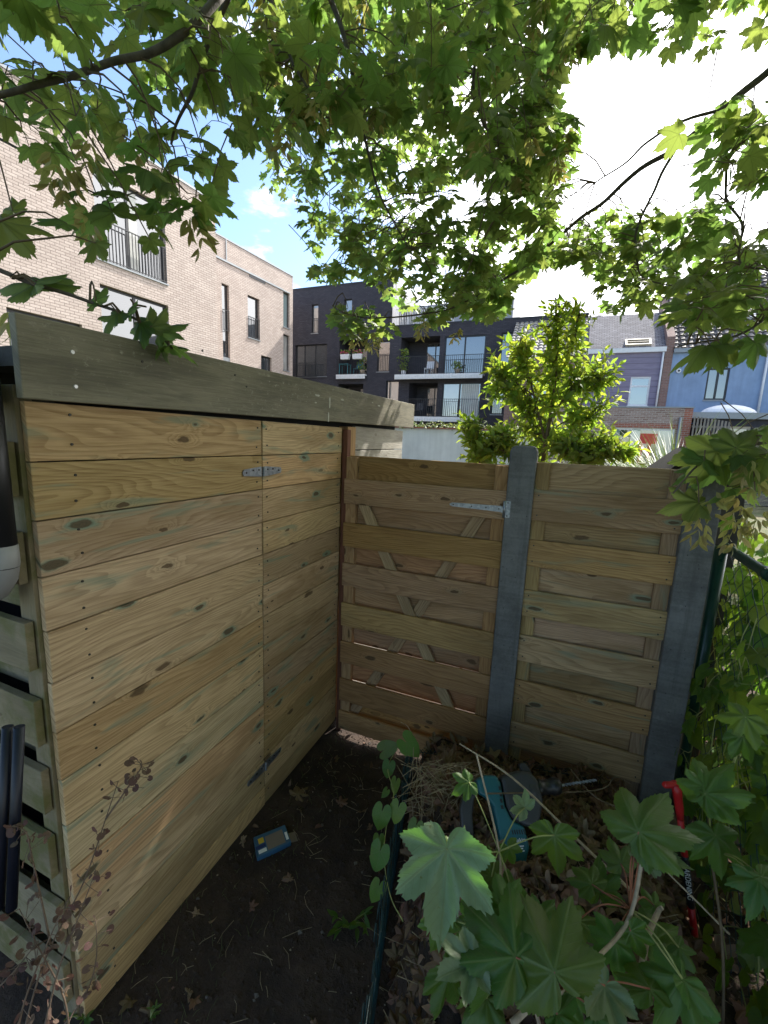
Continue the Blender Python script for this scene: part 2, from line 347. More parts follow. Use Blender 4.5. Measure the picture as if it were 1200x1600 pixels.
M['inner_shade'] = plain('painted_inner_shade', (0.008, 0.008, 0.009), 0.8, 0.2)  # near-black colour stands in for the shade inside the shed
M['greypvc'] = plain('grey_pvc', (0.28, 0.28, 0.28), 0.5, 0.1)
M['bluepipe'] = plain('dark_blue_plastic', (0.004, 0.007, 0.018), 0.45, 0.2)
M['felt'] = plain('roof_felt', (0.05, 0.05, 0.05), 0.9, 0.3, 20, bump=.6, bsc=200)
M['tar'] = plain('matt_tar_felt', (0.018, 0.018, 0.018), .95, .3, 20, bump=.5, bsc=150); M['tar'].node_tree.nodes['Principled BSDF'].inputs['Specular IOR Level'].default_value = 0.05
M['drystem'] = plain('dry_brown_stem', (0.13, 0.088, 0.06), .8, .3, 40.0)
M['greenpaint'] = plain('dark_green_coated_steel', (0.008, 0.045, 0.032), 0.32, 0.2)
M['greenwire'] = plain('green_coated_wire', (0.005, 0.032, 0.036), 0.45, 0.25)
M['leaf'] = leafmat('sycamore_leaf', (0.075, 0.125, 0.034), (0.115, 0.165, 0.066), (0.25, 0.39, 0.075), tw=0.57, vein=0.25, spots=.35)
M['leafnear'] = leafmat('sapling_leaf', (0.070, 0.150, 0.028), (0.20, 0.265, 0.155), (0.17, 0.36, 0.03), tw=0.36, vein=0.42, gloss=0.42, hue=0.03, spots=0.75)
M['laurel'] = leafmat('laurel_leaf', (0.085, 0.155, 0.026), (0.14, 0.21, 0.055), (0.46, 0.64, 0.06), tw=0.48, vein=0.15, gloss=0.46)
M['vine'] = leafmat('vine_leaf', (0.05, 0.12, 0.02), (0.09, 0.17, 0.05), (0.24, 0.42, 0.03), tw=0.42, vein=0.25)
M['samara'] = leafmat('samara_wing', (0.30, 0.30, 0.10), (0.32, 0.30, 0.12), (0.50, 0.48, 0.12), tw=0.4, vein=0.0)
M['grass'] = leafmat('grass_blade', (0.09, 0.14, 0.045), (0.11, 0.15, 0.06), (0.18, 0.26, 0.06), tw=0.35, vein=0.0)
M['litter'] = leafmat('dead_leaf', (0.165, 0.100, 0.058), (0.215, 0.140, 0.088), (0.16, 0.085, 0.03), tw=0.12, vein=0.2, gloss=0.75)
M['pod'] = leafmat('papery_pod', (0.11, 0.068, 0.052), (0.125, 0.082, 0.062), (0.25, 0.14, 0.08), tw=0.3, vein=0.0, gloss=0.7)
M['straw'] = plain('dry_straw', (0.26, 0.20, 0.12), 0.8, 0.4, 20)
def soil():
    g = G('dark_soil'); p = g.geo(); n = g.noise(p, 3.0, 8.0, 0.7); n2 = g.noise(p, 45.0, 5.0, 0.7)
    c = g.mix(g.map(n, .35, .7), (0.032, 0.020, 0.014), (0.082, 0.052, 0.036)); c = g.mix(g.map(n2, .58, .72, 0, .7), c, (0.10, 0.072, 0.052)); c = g.mix(g.map(g.noise(p, 1.4, 4.0, .6), .48, .62, 0, .5), c, (0.020, 0.015, 0.013))
    g.bump(g.math('ADD', g.math('MULTIPLY', n, .6), n2), 0.9, 0.02); return g.done(c, 0.95)
M['soil'] = soil()
def lawn():
    g = G('garden_ground'); p = g.geo(); n = g.noise(p, 1.2, 6.0, 0.65)
    g.bump(g.noise(p, 30.0, 4.0, .7), 0.8, 0.03)
    return g.done(g.mix(g.map(n, .35, .65), (0.05, 0.075, 0.02), (0.13, 0.11, 0.055)), 0.95)
M['lawn'] = lawn()
M['brick_light'] = brick('light_pink_brick', (0.43, 0.355, 0.315), (0.52, 0.44, 0.395), (0.235, 0.19, 0.17), 0.27, 0.088, 0.0105, 0.6)
M['brick_black'] = brick('black_brick', (0.044, 0.042, 0.055), (0.064, 0.060, 0.074), (0.026, 0.026, 0.032), 0.24, 0.08, 0.009, 0.5, .6, efflo=0.35)
M['brick_red'] = brick('red_grey_brick', (0.235, 0.150, 0.125), (0.36, 0.27, 0.24), (0.42, 0.38, 0.35), 0.22, 0.075, 0.011, 0.6, .9)
M['brick_edge'] = brick('orange_red_brick', (0.36, 0.12, 0.075), (0.30, 0.10, 0.065), (0.36, 0.31, 0.28), 0.22, 0.075, 0.010)
M['brick_brown'] = brick('brown_party_brick', (0.20, 0.11, 0.09), (0.26, 0.15, 0.12), (0.24, 0.2, 0.18), 0.22, 0.075, 0.010)
M['slate'] = brick('grey_slate', (0.135, 0.125, 0.14), (0.24, 0.225, 0.24), (0.035, 0.033, 0.038), 0.24, 0.125, 0.012, 0.9, 1.0)
def siding():
    g = G('purple_cladding'); uv = g.uv(); u, v, _ = g.xyz(uv)
    fr = g.math('FRACT', g.math('MULTIPLY', v, 3.6)); line = g.map(g.math('ABSOLUTE', g.math('SUBTRACT', fr, .5)), 0.42, 0.49)
    n = g.noise(g.scalev(uv, (1, 5, 1)), 1.5, 5.0, .6)
    c = g.mix(g.map(n, .3, .7), (0.19, 0.165, 0.245), (0.24, 0.215, 0.30)); c = g.mix(g.math('MULTIPLY', line, .6), c, (0.07, 0.06, 0.09))
    g.bump(fr, 0.6, 0.02); return g.done(c, 0.6)
M['siding'] = siding()
def render_wall(name, c, var=.2):
    g = G(name); p = g.uv(); n = g.noise(p, .9, 6, .65); st = g.noise(g.scalev(p, (6, .5, 1)), 1.0, 5.0, .6)
    k = g.math('MULTIPLY', g.map(n, .3, .7, 1 - var, 1 + var, False), g.map(st, .3, .7, 1 - var * .6, 1 + var * .6, False))
    cl = g.n('ShaderNodeVectorMath', c, _operation='SCALE'); g.set(cl, 'Scale', k); g.bump(g.noise(p, 60, 3), .3, .005)
    return g.done(cl.outputs[0], .85)
M['blue'] = render_wall('blue_render', (0.235, 0.325, 0.47), .14)
M['white_wall'] = render_wall('whitewashed_render', (0.66, 0.65, 0.64), .18)
M['darkwall'] = render_wall('dark_render', (0.04, 0.04, 0.055), .2)
M['tile'] = plain('roof_tile', (0.13, 0.115, 0.11), .7, .3, 3.0, bump=.3)
M['tile_light'] = plain('pale_roof_tile', (0.30, 0.275, 0.25), .7, .3, 3.0, bump=.3)
M['frame_dark'] = plain('anthracite_frame', (0.025, 0.026, 0.03), .45, .1)
M['frame_white'] = plain('white_frame', (0.70, 0.71, 0.72), .4, .06)
M['frame_beige'] = plain('beige_frame', (0.42, 0.36, 0.27), .5, .1)
M['zinc'] = plain('zinc_trim', (0.26, 0.28, 0.30), .45, .1, metal=.3)
M['white'] = plain('white_paint', (0.74, 0.75, 0.76), .5, .08)
M['glass'] = glass('window_glass'); M['glass_pale'] = glass('curtained_glass', (0.30, 0.30, 0.29)); M['glass_teal'] = glass('pale_teal_glass', (0.20, 0.27, 0.28))
M['curtain'] = plain('white_curtain', (0.55, 0.55, 0.52), .8, .12)
M['grey_and_lit'] = plain('grey_penthouse_and_lit_side', (0.34, 0.34, 0.36), .6, .1)  # penthouse grey; on the block's side face it paints in sunlight
M['teal'] = plain('teal_tool_plastic', (0.010, 0.10, 0.125), .38, .08)
M['toolgrey'] = plain('charcoal_tool_plastic', (0.028, 0.03, 0.034), .45, .15)
M['red'] = plain('red_tool_plastic', (0.52, 0.018, 0.022), .36, .1)
M['redroom'] = plain('red_furniture', (0.55, 0.06, 0.04), .6, .15)
M['lettering'] = plain('pale_lettering', (0.75, 0.76, 0.76), .5, .03)
M['palewood'] = plain('pale_wood_bits', (0.3, .24, .17), .8, .3)
M['pinkflower'] = plain('pink_flowers', (0.45, 0.05, 0.14), .6, .3)
M['teal_chair'] = plain('teal_furniture', (0.05, 0.22, 0.26), .5, .1)
# ---------------------------------------------------------------- ground
XW = -1.29; YG = 2.417
def heap_h(x, y):
    xl = -0.62 + (2.2 - y) * 0.235
    l = sstep(xl - 0.02, xl + 0.16, x); r = 1 - sstep(0.34, 0.76, x); b = 1 - 0.58 * sstep(1.5, 2.40, y); f = sstep(-0.3, 0.5, y)
    h = 0.47 * l * r * b * f
    if h > 0.01: h += 0.05 * (noise.noise(Vector((x * 5, y * 5, 1))) + 0.6 * noise.noise(Vector((x * 14, y * 14, 4)))) * min(1, h / .2)
    return max(0, h)
def ground_z(x, y):
    z = -0.02 - 0.07 * sstep(1.7, 2.3, y) * (1 - sstep(-.6, .4, x))
    z += 0.02 * noise.noise(Vector((x * 2.2, y * 2.2, 0))) + 0.010 * noise.noise(Vector((x * 9, y * 9, 3)))
    return z
mb = MB(); nx_, ny_ = 110, 130; x0, x1, y0, y1 = -2.6, 3.4, -2.0, 5.2
for j in range(ny_ + 1):
    for i in range(nx_ + 1):
        x = x0 + (x1 - x0) * i / nx_; y = y0 + (y1 - y0) * j / ny_
        mb.v.append((x, y, ground_z(x, y) + (0.06 * sstep(.9, 1.6, x))))
for j in range(ny_):
    for i in range(nx_):
        a = j * (nx_ + 1) + i; mb.face((a, a + 1, a + nx_ + 2, a + nx_ + 1), None, 0, 0, True)
mb.build('soil_path', M['soil'], kind='structure')
mb = MB(); mb.poly([(-260, -200, -0.13), (260, -200, -0.13), (260, 320, -0.13), (-260, 320, -0.13)]); mb.build('ground', M['lawn'], kind='structure')

# ---------------------------------------------------------------- shed
shed = thing('garden_shed', 'wooden garden shed clad in new greenish pine boards under a grey weathered fascia', 'shed', (XW, 1.6, -0.02))
BH = 0.1595
def cladding(mb, y0, y1, top=2.012, zbot=-0.02, lip=0.0):
    z = top; k = 0
    while z > zbot + .02:
        zl = max(zbot, z - BH); pr = random.uniform(-.003, .002)
        mb.box(XW - .022, XW + pr, y0 + random.uniform(0, .002), y1 - random.uniform(0, .002), zl + .0018, z - .0018, uaxis=1)
        z -= BH; k += 1
SCR = {}
def screw(p, d, parent, r=.0042, mat='screw', name='screw'):
    k = (tuple(d), r, mat); off = WORLD[parent.name]
    if k not in SCR:
        m = MB(); m.tube([(0, 0, 0), tuple(Vector(d) * .0028)], [r, r * .85], 8); o = m.build(name, M[mat]); SCR[k] = o
        o.parent = parent
    else:
        o = SCR[k].copy(); col.objects.link(o); o.parent = parent
    o.location = Vector(p) - off; return o
def screws(parent, y, ins, top=2.012, skip=()):
    z = top
    while z > 0.05:
        for dz in (0.035, 0.118):
            zz_ = z - dz + random.uniform(-.006, .006); yy = y + ins + random.uniform(-.006, .006)
            screw((XW + .0005, yy, zz_), (1, 0, 0), parent)
        z -= BH
m = MB(); cladding(m, 0.69, 1.640); wl = m.build('wall', M['wood'], shed, .0022)
screws(wl, .69, .11); screws(wl, 1.64, -.035)
m = MB(); cladding(m, 1.645, 2.425); dr = m.build('door', M['wood'], shed, .0022)
screws(dr, 1.645, .03); screws(dr, 2.425, -.05)
def strap_hinge(z, parent):
    m = MB(); e = Vector((0, 1, 0))
    prof = [(-.135, -.014), (-.035, -.022), (-.012, -.023), (-.012, .023), (-.035, .022), (-.135, .014), (-.142, 0)]
    m.prism(prof, (XW + .0025, 1.6425, z), (0, 1, 0), (0, 0, 1), (.0035, 0, 0)); m.prism([(-p[0], p[1]) for p in prof], (XW + .0025, 1.6425, z), (0, 1, 0), (0, 0, 1), (.0035, 0, 0))
    for k in range(5): m.tube([(XW + .008, 1.6425, z - .023 + k * .0092), (XW + .008, 1.6425, z - .0145 + k * .0092)], .0075, 10)
    h = m.build('hinge', M['steel'], parent)
    for s in (-1, 1):
        for a in (.032, .072, .118): screw((XW + .006, 1.6425 + s * a, z + (.009 if a < .1 else 0)), (1, 0, 0), h)
strap_hinge(1.778, shed); strap_hinge(0.218, shed)
# fascia board
def fz(y): return 2.016 + (y - .676) * .0152
m = MB(); ya, yb = 0.672, 3.727
m.obox((XW + .004, ya, 2.0140), (.028, 0, 0), (0, yb - ya, .047), (0, 0, .204), rn=.31, uaxis=1)
fas = m.build('fascia', M['wood_fascia'], shed, .003)
for px, py in ((113, 550), (118, 604), (222, 565), (316, 548), (367, 586), (385, 604)):
    screw(on_x(px, py, XW + .0318), (1, 0, 0), fas, .006 if px < 200 else .0045, 'brightscrew' if px < 200 else 'screw')
for px, py, w_, h_ in ((515, 629, .016, .075), (513, 652, .015, .055), (496, 618, .05, .010), (493, 629, .022, .007), (535, 625, .045, .008), (592, 634, .05, .010), (582, 629, .02, .006)):
    p = on_x(px, py, XW + .0325); m = MB(); pr = []
    for q in range(14): a = 2 * math.pi * q / 14; rr_ = random.uniform(.75, 1.1); pr.append((math.copysign(abs(math.cos(a)) ** .6, math.cos(a)) * w_ / 2 * rr_, math.copysign(abs(math.sin(a)) ** .6, math.sin(a)) * h_ / 2 * rr_))
    m.prism(pr, p, (0, 1, 0), (0, 0, 1), (.0012, 0, 0)); m.build('paint_mark', M['paintmark'], fas)
m = MB(); m.obox((XW - 2.6, ya + .03, 2.10), (2.6, 0, 0), (0, 3.0, .047), (0, 0, .05)); m.build('roof', M['felt'], shed)
# solid body behind the cladding, coloured near-black for the shade inside
m = MB(); m.box(XW - 2.3, XW - .06, .80, 3.50, -.02, 2.099); m.build('shade_black_body', M['inner_shade'], shed)
# old alternate boards of the near side wall
m = MB()
zs = [1.905, 1.664, 1.407, 1.169, .944, .711, .47, .23]
for k, z in enumerate(zs):
    m.box(XW - 2.2, XW - .028 + random.uniform(-.008, .006), .655, .677, z - .145, z)
    m.box(XW - 2.2, XW - .022, .724, .742, z - .258, z - .112)
m.box(XW - .095, XW - .024, .681, .722, -.02, 2.05, uaxis=2)
m.build('side_boards', M['wood_side'], shed, .002)
DPX = on_y(17, 720, .622).x - .078; m = MB(); m.tube([(DPX, .622, 1.58), (DPX, .622, 2.06)], .032, 18); dp = m.build('downpipe', M['black'], shed)
m = MB(); m.tube([(DPX, .622, 1.640), (DPX, .622, 1.59), (DPX - .012, .622, 1.555), (DPX - .05, .622, 1.515), (DPX - .12, .622, 1.48)], [.0335, .0335, .0335, .0335, .033], 18); m.build('elbow', M['greypvc'], dp)
m = MB(); m.prism([(-.06, .0), (.06, 0), (.065, .11), (.055, .115), (.05, .015), (-.05, .015), (-.055, .115), (-.065, .11)], (XW - .10, .60, 2.02), (0, 1, 0), (0, 0, 1), (-2.0, 0, 0))
m.box(XW - .16, XW - .04, .54, .66, 2.0, 2.06); m.build('gutter', M['black'], shed)
# corner post and rear boards beyond the gate
m = MB(); m.box(XW - .07, XW + .004, 2.500, 2.615, -.06, 2.02, uaxis=2); m.build('corner_post', M['wood_orange'], shed, .003)
m = MB(); z = 2.03
while z > 0:
    m.box(XW - .026, XW - .004, 2.62, 3.555, max(-.05, z - .158), z - .003, uaxis=1); z -= .161
m.build('rear_boards', M['wood_grey'], shed, .002)

# ---------------------------------------------------------------- gate post, gate
m = MB(); m.box(XW + .002, XW + .036, 2.432, 2.482, -.12, 2.0, uaxis=2)
tag(m.build('gate_post', M['wood_red'], None, .003), 'thin reddish brown wooden post in the corner between shed and gate', 'post')
gate = thing('garden_gate', 'brown slatted wooden gate with crossed braces and a long strap hinge', 'gate', (-.75, YG, -.05))
GX0, GX1 = -1.2535, -.2556
tops = [1.695, 1.412, 1.145, .871, .597, .325, .082]; bots = [1.536, 1.256, .990, .710, .444, .161, -.055]
def slat(m, x0, x1, y0, y1, z0, z1):
    bow = random.uniform(-.003, .003); m.obox((x0, y0, z0), (x1 - x0, 0, bow), (0, y1 - y0, 0), (0, 0, z1 - z0), uaxis=0)
m = MB()
for a, b in zip(tops, bots): slat(m, GX0, GX1, 2.400, 2.418, b, a)
m.build('front_slats', M['wood_gate'], gate, .004)
m = MB(); bb = [1.683, 1.390, 1.115, .834, .573, .297, .020]
bt = [1.838] + [b - (.038 if b in (.573, .297) else .016) for b in bb[:-1]]
for a, b in zip(bt, bb): slat(m, GX0 + .001, GX1 - .0005, 2.462, 2.480, b, a)
m.build('back_slats', M['wood_gate'], gate, .004)
for x in (GX0 + .004, GX1 - .074):
    m = MB(); m.box(x, x + .070, 2.4185, 2.4615, -.04, 1.832, uaxis=2); m.build('stile', M['wood_gate'], gate, .003)
def brace(p0, p1, y0, y1, mt):
    p0 = Vector((p0[0], y0, p0[1])); p1 = Vector((p1[0], y0, p1[1])); d = (p1 - p0).normalized(); n = Vector((-d.z, 0, d.x)) * .068
    m = MB(); m.obox(p0 - n / 2, p1 - p0, n, (0, y1 - y0, 0), uaxis=0); m.build('brace', M[mt], gate, .003)
brace((-1.172, 1.63), (-.385, .10), 2.420, 2.440, 'wood_brace'); brace((-.355, 1.62), (-1.165, .06), 2.4405, 2.4605, 'wood_gate')
def tee_hinge(z):
    m = MB()
    m.prism([(-.30, .006), (-.29, .011), (0, .017), (0, -.017), (-.29, -.011), (-.30, -.006), (-.306, 0)], (-.262, 2.3985, z), (1, 0, 0), (0, 0, 1), (0, -.004, 0))
    m.prism([(0, -.045), (.028, -.045), (.028, .045), (0, .045)], (-.256, 2.3745, z + .004), (1, 0, 0), (0, 0, 1), (0, .004, 0))
    m.tube([(-.259, 2.376, z - .042), (-.259, 2.376, z + .048)], .008, 10); m.obox((-.275, 2.374, z - .017), (.016, 0, 0), (0, .022, 0), (0, 0, .034))
    h = m.build('strap_hinge', M['steel'], gate)
    for dx in (-.545, -.44, -.36, -.29): screw((dx, 2.3945, z), (0, -1, 0), h)
    for dz in (-.032, .04): screw((-.242, 2.3745, z + dz), (0, -1, 0), h)
tee_hinge(1.597)

# ---------------------------------------------------------------- concrete posts and panel
def cpost(x0, x1, label):
    t = thing('concrete_post', label, 'post', ((x0 + x1) / 2, 2.43, -.3), 'concrete fence posts')
    m = MB(); w = x1 - x0
    m.prism([(0, -.3), (w, -.3), (w, 1.915), (w - .012, 1.938), (w - .03, 1.945), (.03, 1.945), (.012, 1.938), (0, 1.915)], (x0, 2.375, 0), (1, 0, 0), (0, 0, 1), (0, .115, 0))
    m.build('shaft', M['concrete'], t, .008, 3)
    return t
cpost(-.255, -.117, 'grey concrete fence post between the gate and the slatted panel')
cpost(.563, .700, 'grey concrete fence post right of the slatted panel beside the chain-link fence')
pan = thing('fence_panel', 'slatted wooden fence panel with green tinted boards between two concrete posts', 'fence panel', (.22, YG, .0))
PX0, PX1 = -.121, .567
pt = [1.718, 1.444, 1.159, .893, .617, .352]; pb = [1.551, 1.296, 1.008, .737, .476, .195]
m = MB()
for a, b in zip(pt, pb): slat(m, PX0, PX1, 2.402, 2.420, b, a)
m.build('front_slats', M['wood_panel'], pan, .004)
m = MB()
pbb = [1.70, 1.425, 1.135, .864, .584, .312, .06]
for a, b in zip([1.862] + [b - .008 for b in pbb[:-1]], pbb): slat(m, PX0, PX1, 2.4445, 2.4625, b, a)
m.build('back_slats', M['wood_panel'], pan, .004)
for x in (PX0 + .004, PX1 - .074):
    m = MB(); m.box(x, x + .070, 2.4205, 2.444, .02, 1.858, uaxis=2); m.build('stile', M['wood_panel'], pan, .003)
for nm, pts in (('front_screws', [(PX0 + .03, z) for t_, b_ in zip(pt, pb) for z in (t_ - .03, b_ + .03)] + [(PX1 - .03, z) for t_, b_ in zip(pt, pb) for z in (t_ - .03, b_ + .03)]),):
    for x, z in pts: screw((x, 2.4018, z), (0, -1, 0), pan)

# ---------------------------------------------------------------- chain-link fence on the right
FX = .79
cl = thing('chainlink_fence', 'dark green chain-link fence with tubular rail overgrown by climbing leaves', 'fence', (FX, 1.2, 0))
m = MB(); m.tube([(FX - .03, 2.50, -.2), (FX - .03, 2.50, 1.50)], .030, 16); m.build('post', M['greenpaint'], cl)
m = MB(); m.tube([(FX, 2.53, 1.495), (FX, 2.0, 1.490), (FX, 1.0, 1.485), (FX, -.5, 1.48)], .021, 16); m.tube([(FX, 2.03, 1.490), (FX, 2.10, 1.491)], .025, 16); m.build('top_rail', M['greenpaint'], cl)
m = MB(); pitch = .052; H0, H1 = .02, 1.48
for s in (1, -1):
    y = -1.6 if s > 0 else -.2
    while y < (2.5 if s > 0 else 4.0):
        pts = []; z = H0; k = 0
        while z <= H1:
            yy = y + s * (z - H0)
            if -.3 < yy < 2.50: pts.append((FX + (.003 if (k % 2) == (s > 0) else -.003), yy, z))
            z += pitch; k += 1
        if len(pts) > 1: m.tube(pts, .0016, 4, cap=False)
        y += pitch * 2
m.build('mesh', M['greenwire'], cl)

# ---------------------------------------------------------------- compost heap, its wire edging
mb = MB(); n1, n2 = 90, 120
for j in range(n2 + 1):
    for i in range(n1 + 1):
        x = -.85 + 1.62 * i / n1; y = -.25 + 2.63 * j / n2; h = heap_h(x, y)
        mb.v.append((x, y, ground_z(x, y) - .03 + h * 1.0 + (.03 if h > .03 else 0)))
for j in range(n2):
    for i in range(n1):
        a = j * (n1 + 1) + i; mb.face((a, a + 1, a + n1 + 2, a + n1 + 1), None, 0, 0, True)
heap = mb.build('compost_heap', M['soil']); tag(heap, 'brown compost heap of dead leaves and twigs inside green wire edging', 'compost heap')
def surf(x, y): return max(ground_z(x, y), ground_z(x, y) - .03 + heap_h(x, y) + (.03 if heap_h(x, y) > .03 else 0))
we = thing('wire_edging', 'low green wire mesh edging bent around the compost heap', 'wire fence', (-.45, 1.5, 0))
path = [(.62, 2.30, .20), (.3, 2.28, .24), (0, 2.26, .25), (-.3, 2.24, .24), (-.52, 2.20, .24), (-.60, 2.08, .30), (-.57, 1.9, .38), (-.52, 1.7, .46), (-.47, 1.45, .52), (-.41, 1.2, .54), (-.35, .95, .55), (-.29, .7, .55), (-.25, .4, .55)]
def cr_spline(P, n):
    out = []; P = [Vector(p) for p in P]; P = [2 * P[0] - P[1]] + P + [2 * P[-1] - P[-2]]
    for i in range(1, len(P) - 2):
        for k in range(n):
            t = k / n; a, b, c, d = P[i - 1:i + 3]
            out.append(.5 * ((2 * b) + (c - a) * t + (2 * a - 5 * b + 4 * c - d) * t * t + (3 * b - a - 3 * c + d) * t ** 3))
    out.append(P[-2]); return out
sp = cr_spline(path, 8); m = MB()
for lv in (1.0, .82, .66, .5, .33, .16, .04):
    m.tube([(p.x + random.uniform(-.004, .004) + .05 * (1 - lv) * (-.4), p.y, ground_z(p.x, p.y) - .01 + p.z * lv + random.uniform(-.004, .004)) for p in sp], .0019, 5)
m.build('line_wires', M['greenwire'], we)
m = MB(); acc = 0; last = sp[0]
for i, p in enumerate(sp[1:-1], 1):
    for q in range(1):
        t = random.random(); c = p.lerp(sp[i + 1], t); gz = ground_z(c.x, c.y) - .02; lean = random.uniform(-.02, .01)
        tg = (sp[i + 1] - sp[i - 1]).normalized(); hw = .024
        m.tube([(c.x - .02, c.y, gz), (c.x + lean * .5, c.y, gz + c.z * .6), (c.x + lean, c.y, gz + c.z * 1.0), tuple(Vector((c.x + lean, c.y, gz + c.z + .035)) + Vector((tg.x, tg.y, 0)) * hw), tuple(Vector((c.x + lean, c.y, gz + c.z)) + Vector((tg.x, tg.y, 0)) * hw * 2)], .0016, 5)
m.build('upright_wires', M['greenwire'], we)
# ---------------------------------------------------------------- facade builder
class Facade:
    """vertical wall plane: origin o, direction u, outward normal n; openings are (u0,u1,z0,z1,depth)"""
    def __init__(s, o, u, n): s.o = Vector(o); s.u = Vector(u).normalized(); s.n = Vector(n).normalized()
    def P(s, u, z, d=0.0): p = s.o + s.u * u + s.n * d; return Vector((p.x, p.y, z))
    def wall(s, mb, u0, u1, z0, z1, holes=(), mi=0, rmi=None):
        us = sorted({u0, u1} | {v for h in holes for v in h[:2] if u0 < v < u1}); zs = sorted({z0, z1} | {v for h in holes for v in h[2:4] if z0 < v < z1})
        flip = s.u.cross(Vector((0, 0, 1))).dot(s.n) < 0
        def q(pts, uvs, m):
            mb.poly(pts[::-1] if flip else pts, uvs[::-1] if flip else uvs, 0, m)
        for a, b in zip(us, us[1:]):
            for c, d in zip(zs, zs[1:]):
                mu, mz = (a + b) / 2, (c + d) / 2
                if any(h[0] < mu < h[1] and h[2] < mz < h[3] for h in holes): continue
                q([s.P(a, c), s.P(b, c), s.P(b, d), s.P(a, d)], [(a, c), (b, c), (b, d), (a, d)], mi)
        rm = mi if rmi is None else rmi
        for h in holes:
            a, b, c, d, dp = h
            c = max(c, z0)
            q([s.P(a, c, -dp), s.P(a, c), s.P(a, d), s.P(a, d, -dp)][::-1], [(0, c), (dp, c), (dp, d), (0, d)][::-1], rm)
            q([s.P(b, c, -dp), s.P(b, c), s.P(b, d), s.P(b, d, -dp)], [(0, c), (dp, c), (dp, d), (0, d)], rm)
            q([s.P(a, c, -dp), s.P(b, c, -dp), s.P(b, c), s.P(a, c)], [(a, 0), (b, 0), (b, dp), (a, dp)], rm)
            q([s.P(a, d, -dp), s.P(b, d, -dp), s.P(b, d), s.P(a, d)][::-1], [(a, 0), (b, 0), (b, dp), (a, dp)][::-1], rm)
    def bx(s, mb, u0, u1, z0, z1, d0, d1, mi=0, uvmode='wall'):
        mb.obox(s.P(u0, z0, d0), s.u * (u1 - u0), s.n * (d1 - d0), (0, 0, z1 - z0), None, mi, uvmode)
    def window(s, parent, u0, u1, z0, z1, dep=.16, fw=.06, mull=(), trans=(), fm='frame_dark', gm='glass', rail=None, sill=True, name='window', curtain=None, panes=None):
        m = MB(); d0, d1 = -dep - .04, -dep + .02
        s.bx(m, u0, u0 + fw, z0, z1, d0, d1); s.bx(m, u1 - fw, u1, z0, z1, d0, d1)
        s.bx(m, u0 + fw, u1 - fw, z0, z0 + fw, d0, d1); s.bx(m, u0 + fw, u1 - fw, z1 - fw, z1, d0, d1)
        us = [u0 + fw / 2] + [u0 + (u1 - u0) * t for t in mull] + [u1 - fw / 2]
        for t in us[1:-1]: s.bx(m, t - fw * .6, t + fw * .6, z0 + fw, z1 - fw, d0, d1 - .004)
        for t in trans:
            zt = z0 + (z1 - z0) * t; s.bx(m, u0 + fw, u1 - fw, zt - fw / 2, zt + fw / 2, d0, d1 - .007)
        w = m.build(name, M[fm], parent)
        for i, (a, b) in enumerate(zip(us, us[1:])):
            mp = MB(); ga = panes[i] if panes else gm
            mp.poly([s.P(a, z0 + fw / 2, -dep - .012), s.P(b, z0 + fw / 2, -dep - .012), s.P(b, z1 - fw / 2, -dep - .012), s.P(a, z1 - fw / 2, -dep - .012)])
            mp.build('pane', M[ga], w)
        if sill:
            mp = MB(); s.bx(mp, u0 - .04, u1 + .04, z0 - .05, z0 + .003, -dep + .021, .045); mp.build('sill', M['zinc' if fm != 'frame_white' else 'frame_white'], w)
        if rail: s.railing(w, u0 + .02, u1 - .02, z0 + .05, z0 + rail, .02)
        return w
    def railing(s, parent, u0, u1, z0, z1, d, step=.115, mat='frame_dark', name='railing', r=.011):
        m = MB(); s.bx(m, u0, u1, z1 - .03, z1, d - .02, d + .02); s.bx(m, u0, u1, z0, z0 + .025, d - .012, d + .012)
        n = max(2, int((u1 - u0) / step))
        for k in range(n + 1):
            t = u0 + .012 + (u1 - u0 - .024) * k / n; s.bx(m, t - r, t + r, z0 + .025, z1 - .03, d - r, d + r)
        return m.build(name, M[mat], parent)

# ---------------------------------------------------------------- light brick apartment building (left)
du = Vector((.0685, .9977, 0)); dn = Vector((.9977, -.0685, 0))
ap = thing('apartment_building', 'pale pinkish brick apartment building with dark framed windows and juliet railings on the left', 'building', (-17.1, 20, 0))
F1 = Facade((-14.35, 15.33, 0), du, dn)          # front wing, u<=0
h1 = [(-4.95, -2.40, 7.42, 10.12, .20), (-4.95, -2.40, 4.3, 6.66, .20), (-7.6, -5.6, 2.9, 5.2, .20)]
m = MB(); F1.wall(m, -13, 0, -.1, 11.32, h1)
F1e = Facade((-14.35, 15.33, 0), dn, du); F1e.wall(m, -9, 0, -.1, 11.32)
m.poly([F1.P(-13, 11.32), F1.P(0, 11.32), F1.P(0, 11.32, -9), F1.P(-13, 11.32, -9)])
F1.bx(m, -12.9, -.1, -.1, 11.2, -8.9, -.30)
wl = m.build('wall', M['brick_light'], ap)
m = MB(); F1.bx(m, -13.0, .02, 11.323, 11.40, -.35, .03); m.build('coping', M['zinc'], ap)
F1.window(ap, -4.95, -2.40, 7.42, 10.12, mull=(.46,), fw=.08, rail=1.25)
w_ = F1.window(ap, -4.95, -2.40, 4.3, 6.66, mull=(.5,), fw=.08, rail=.5)
F1.window(ap, -7.6, -5.6, 2.9, 5.2, mull=(.5,), fw=.09)
m = MB(); F1.bx(m, -3.80, -3.42, 7.5, 10.04, -.17, -.15); m.build('curtain', M['curtain'], ap)
F2 = Facade((-17.11, 25.0, 0), du, dn)           # rear wing
h2 = [(-5.95, -5.45, 5.2, 9.75, .18), (-4.06, -3.10, 7.44, 9.73, .18), (-3.0, -2.06, 4.4, 6.64, .18), (-.95, -.33, 8.75, 10.86, .18), (-.95, -.33, 6.1, 8.32, .18)]
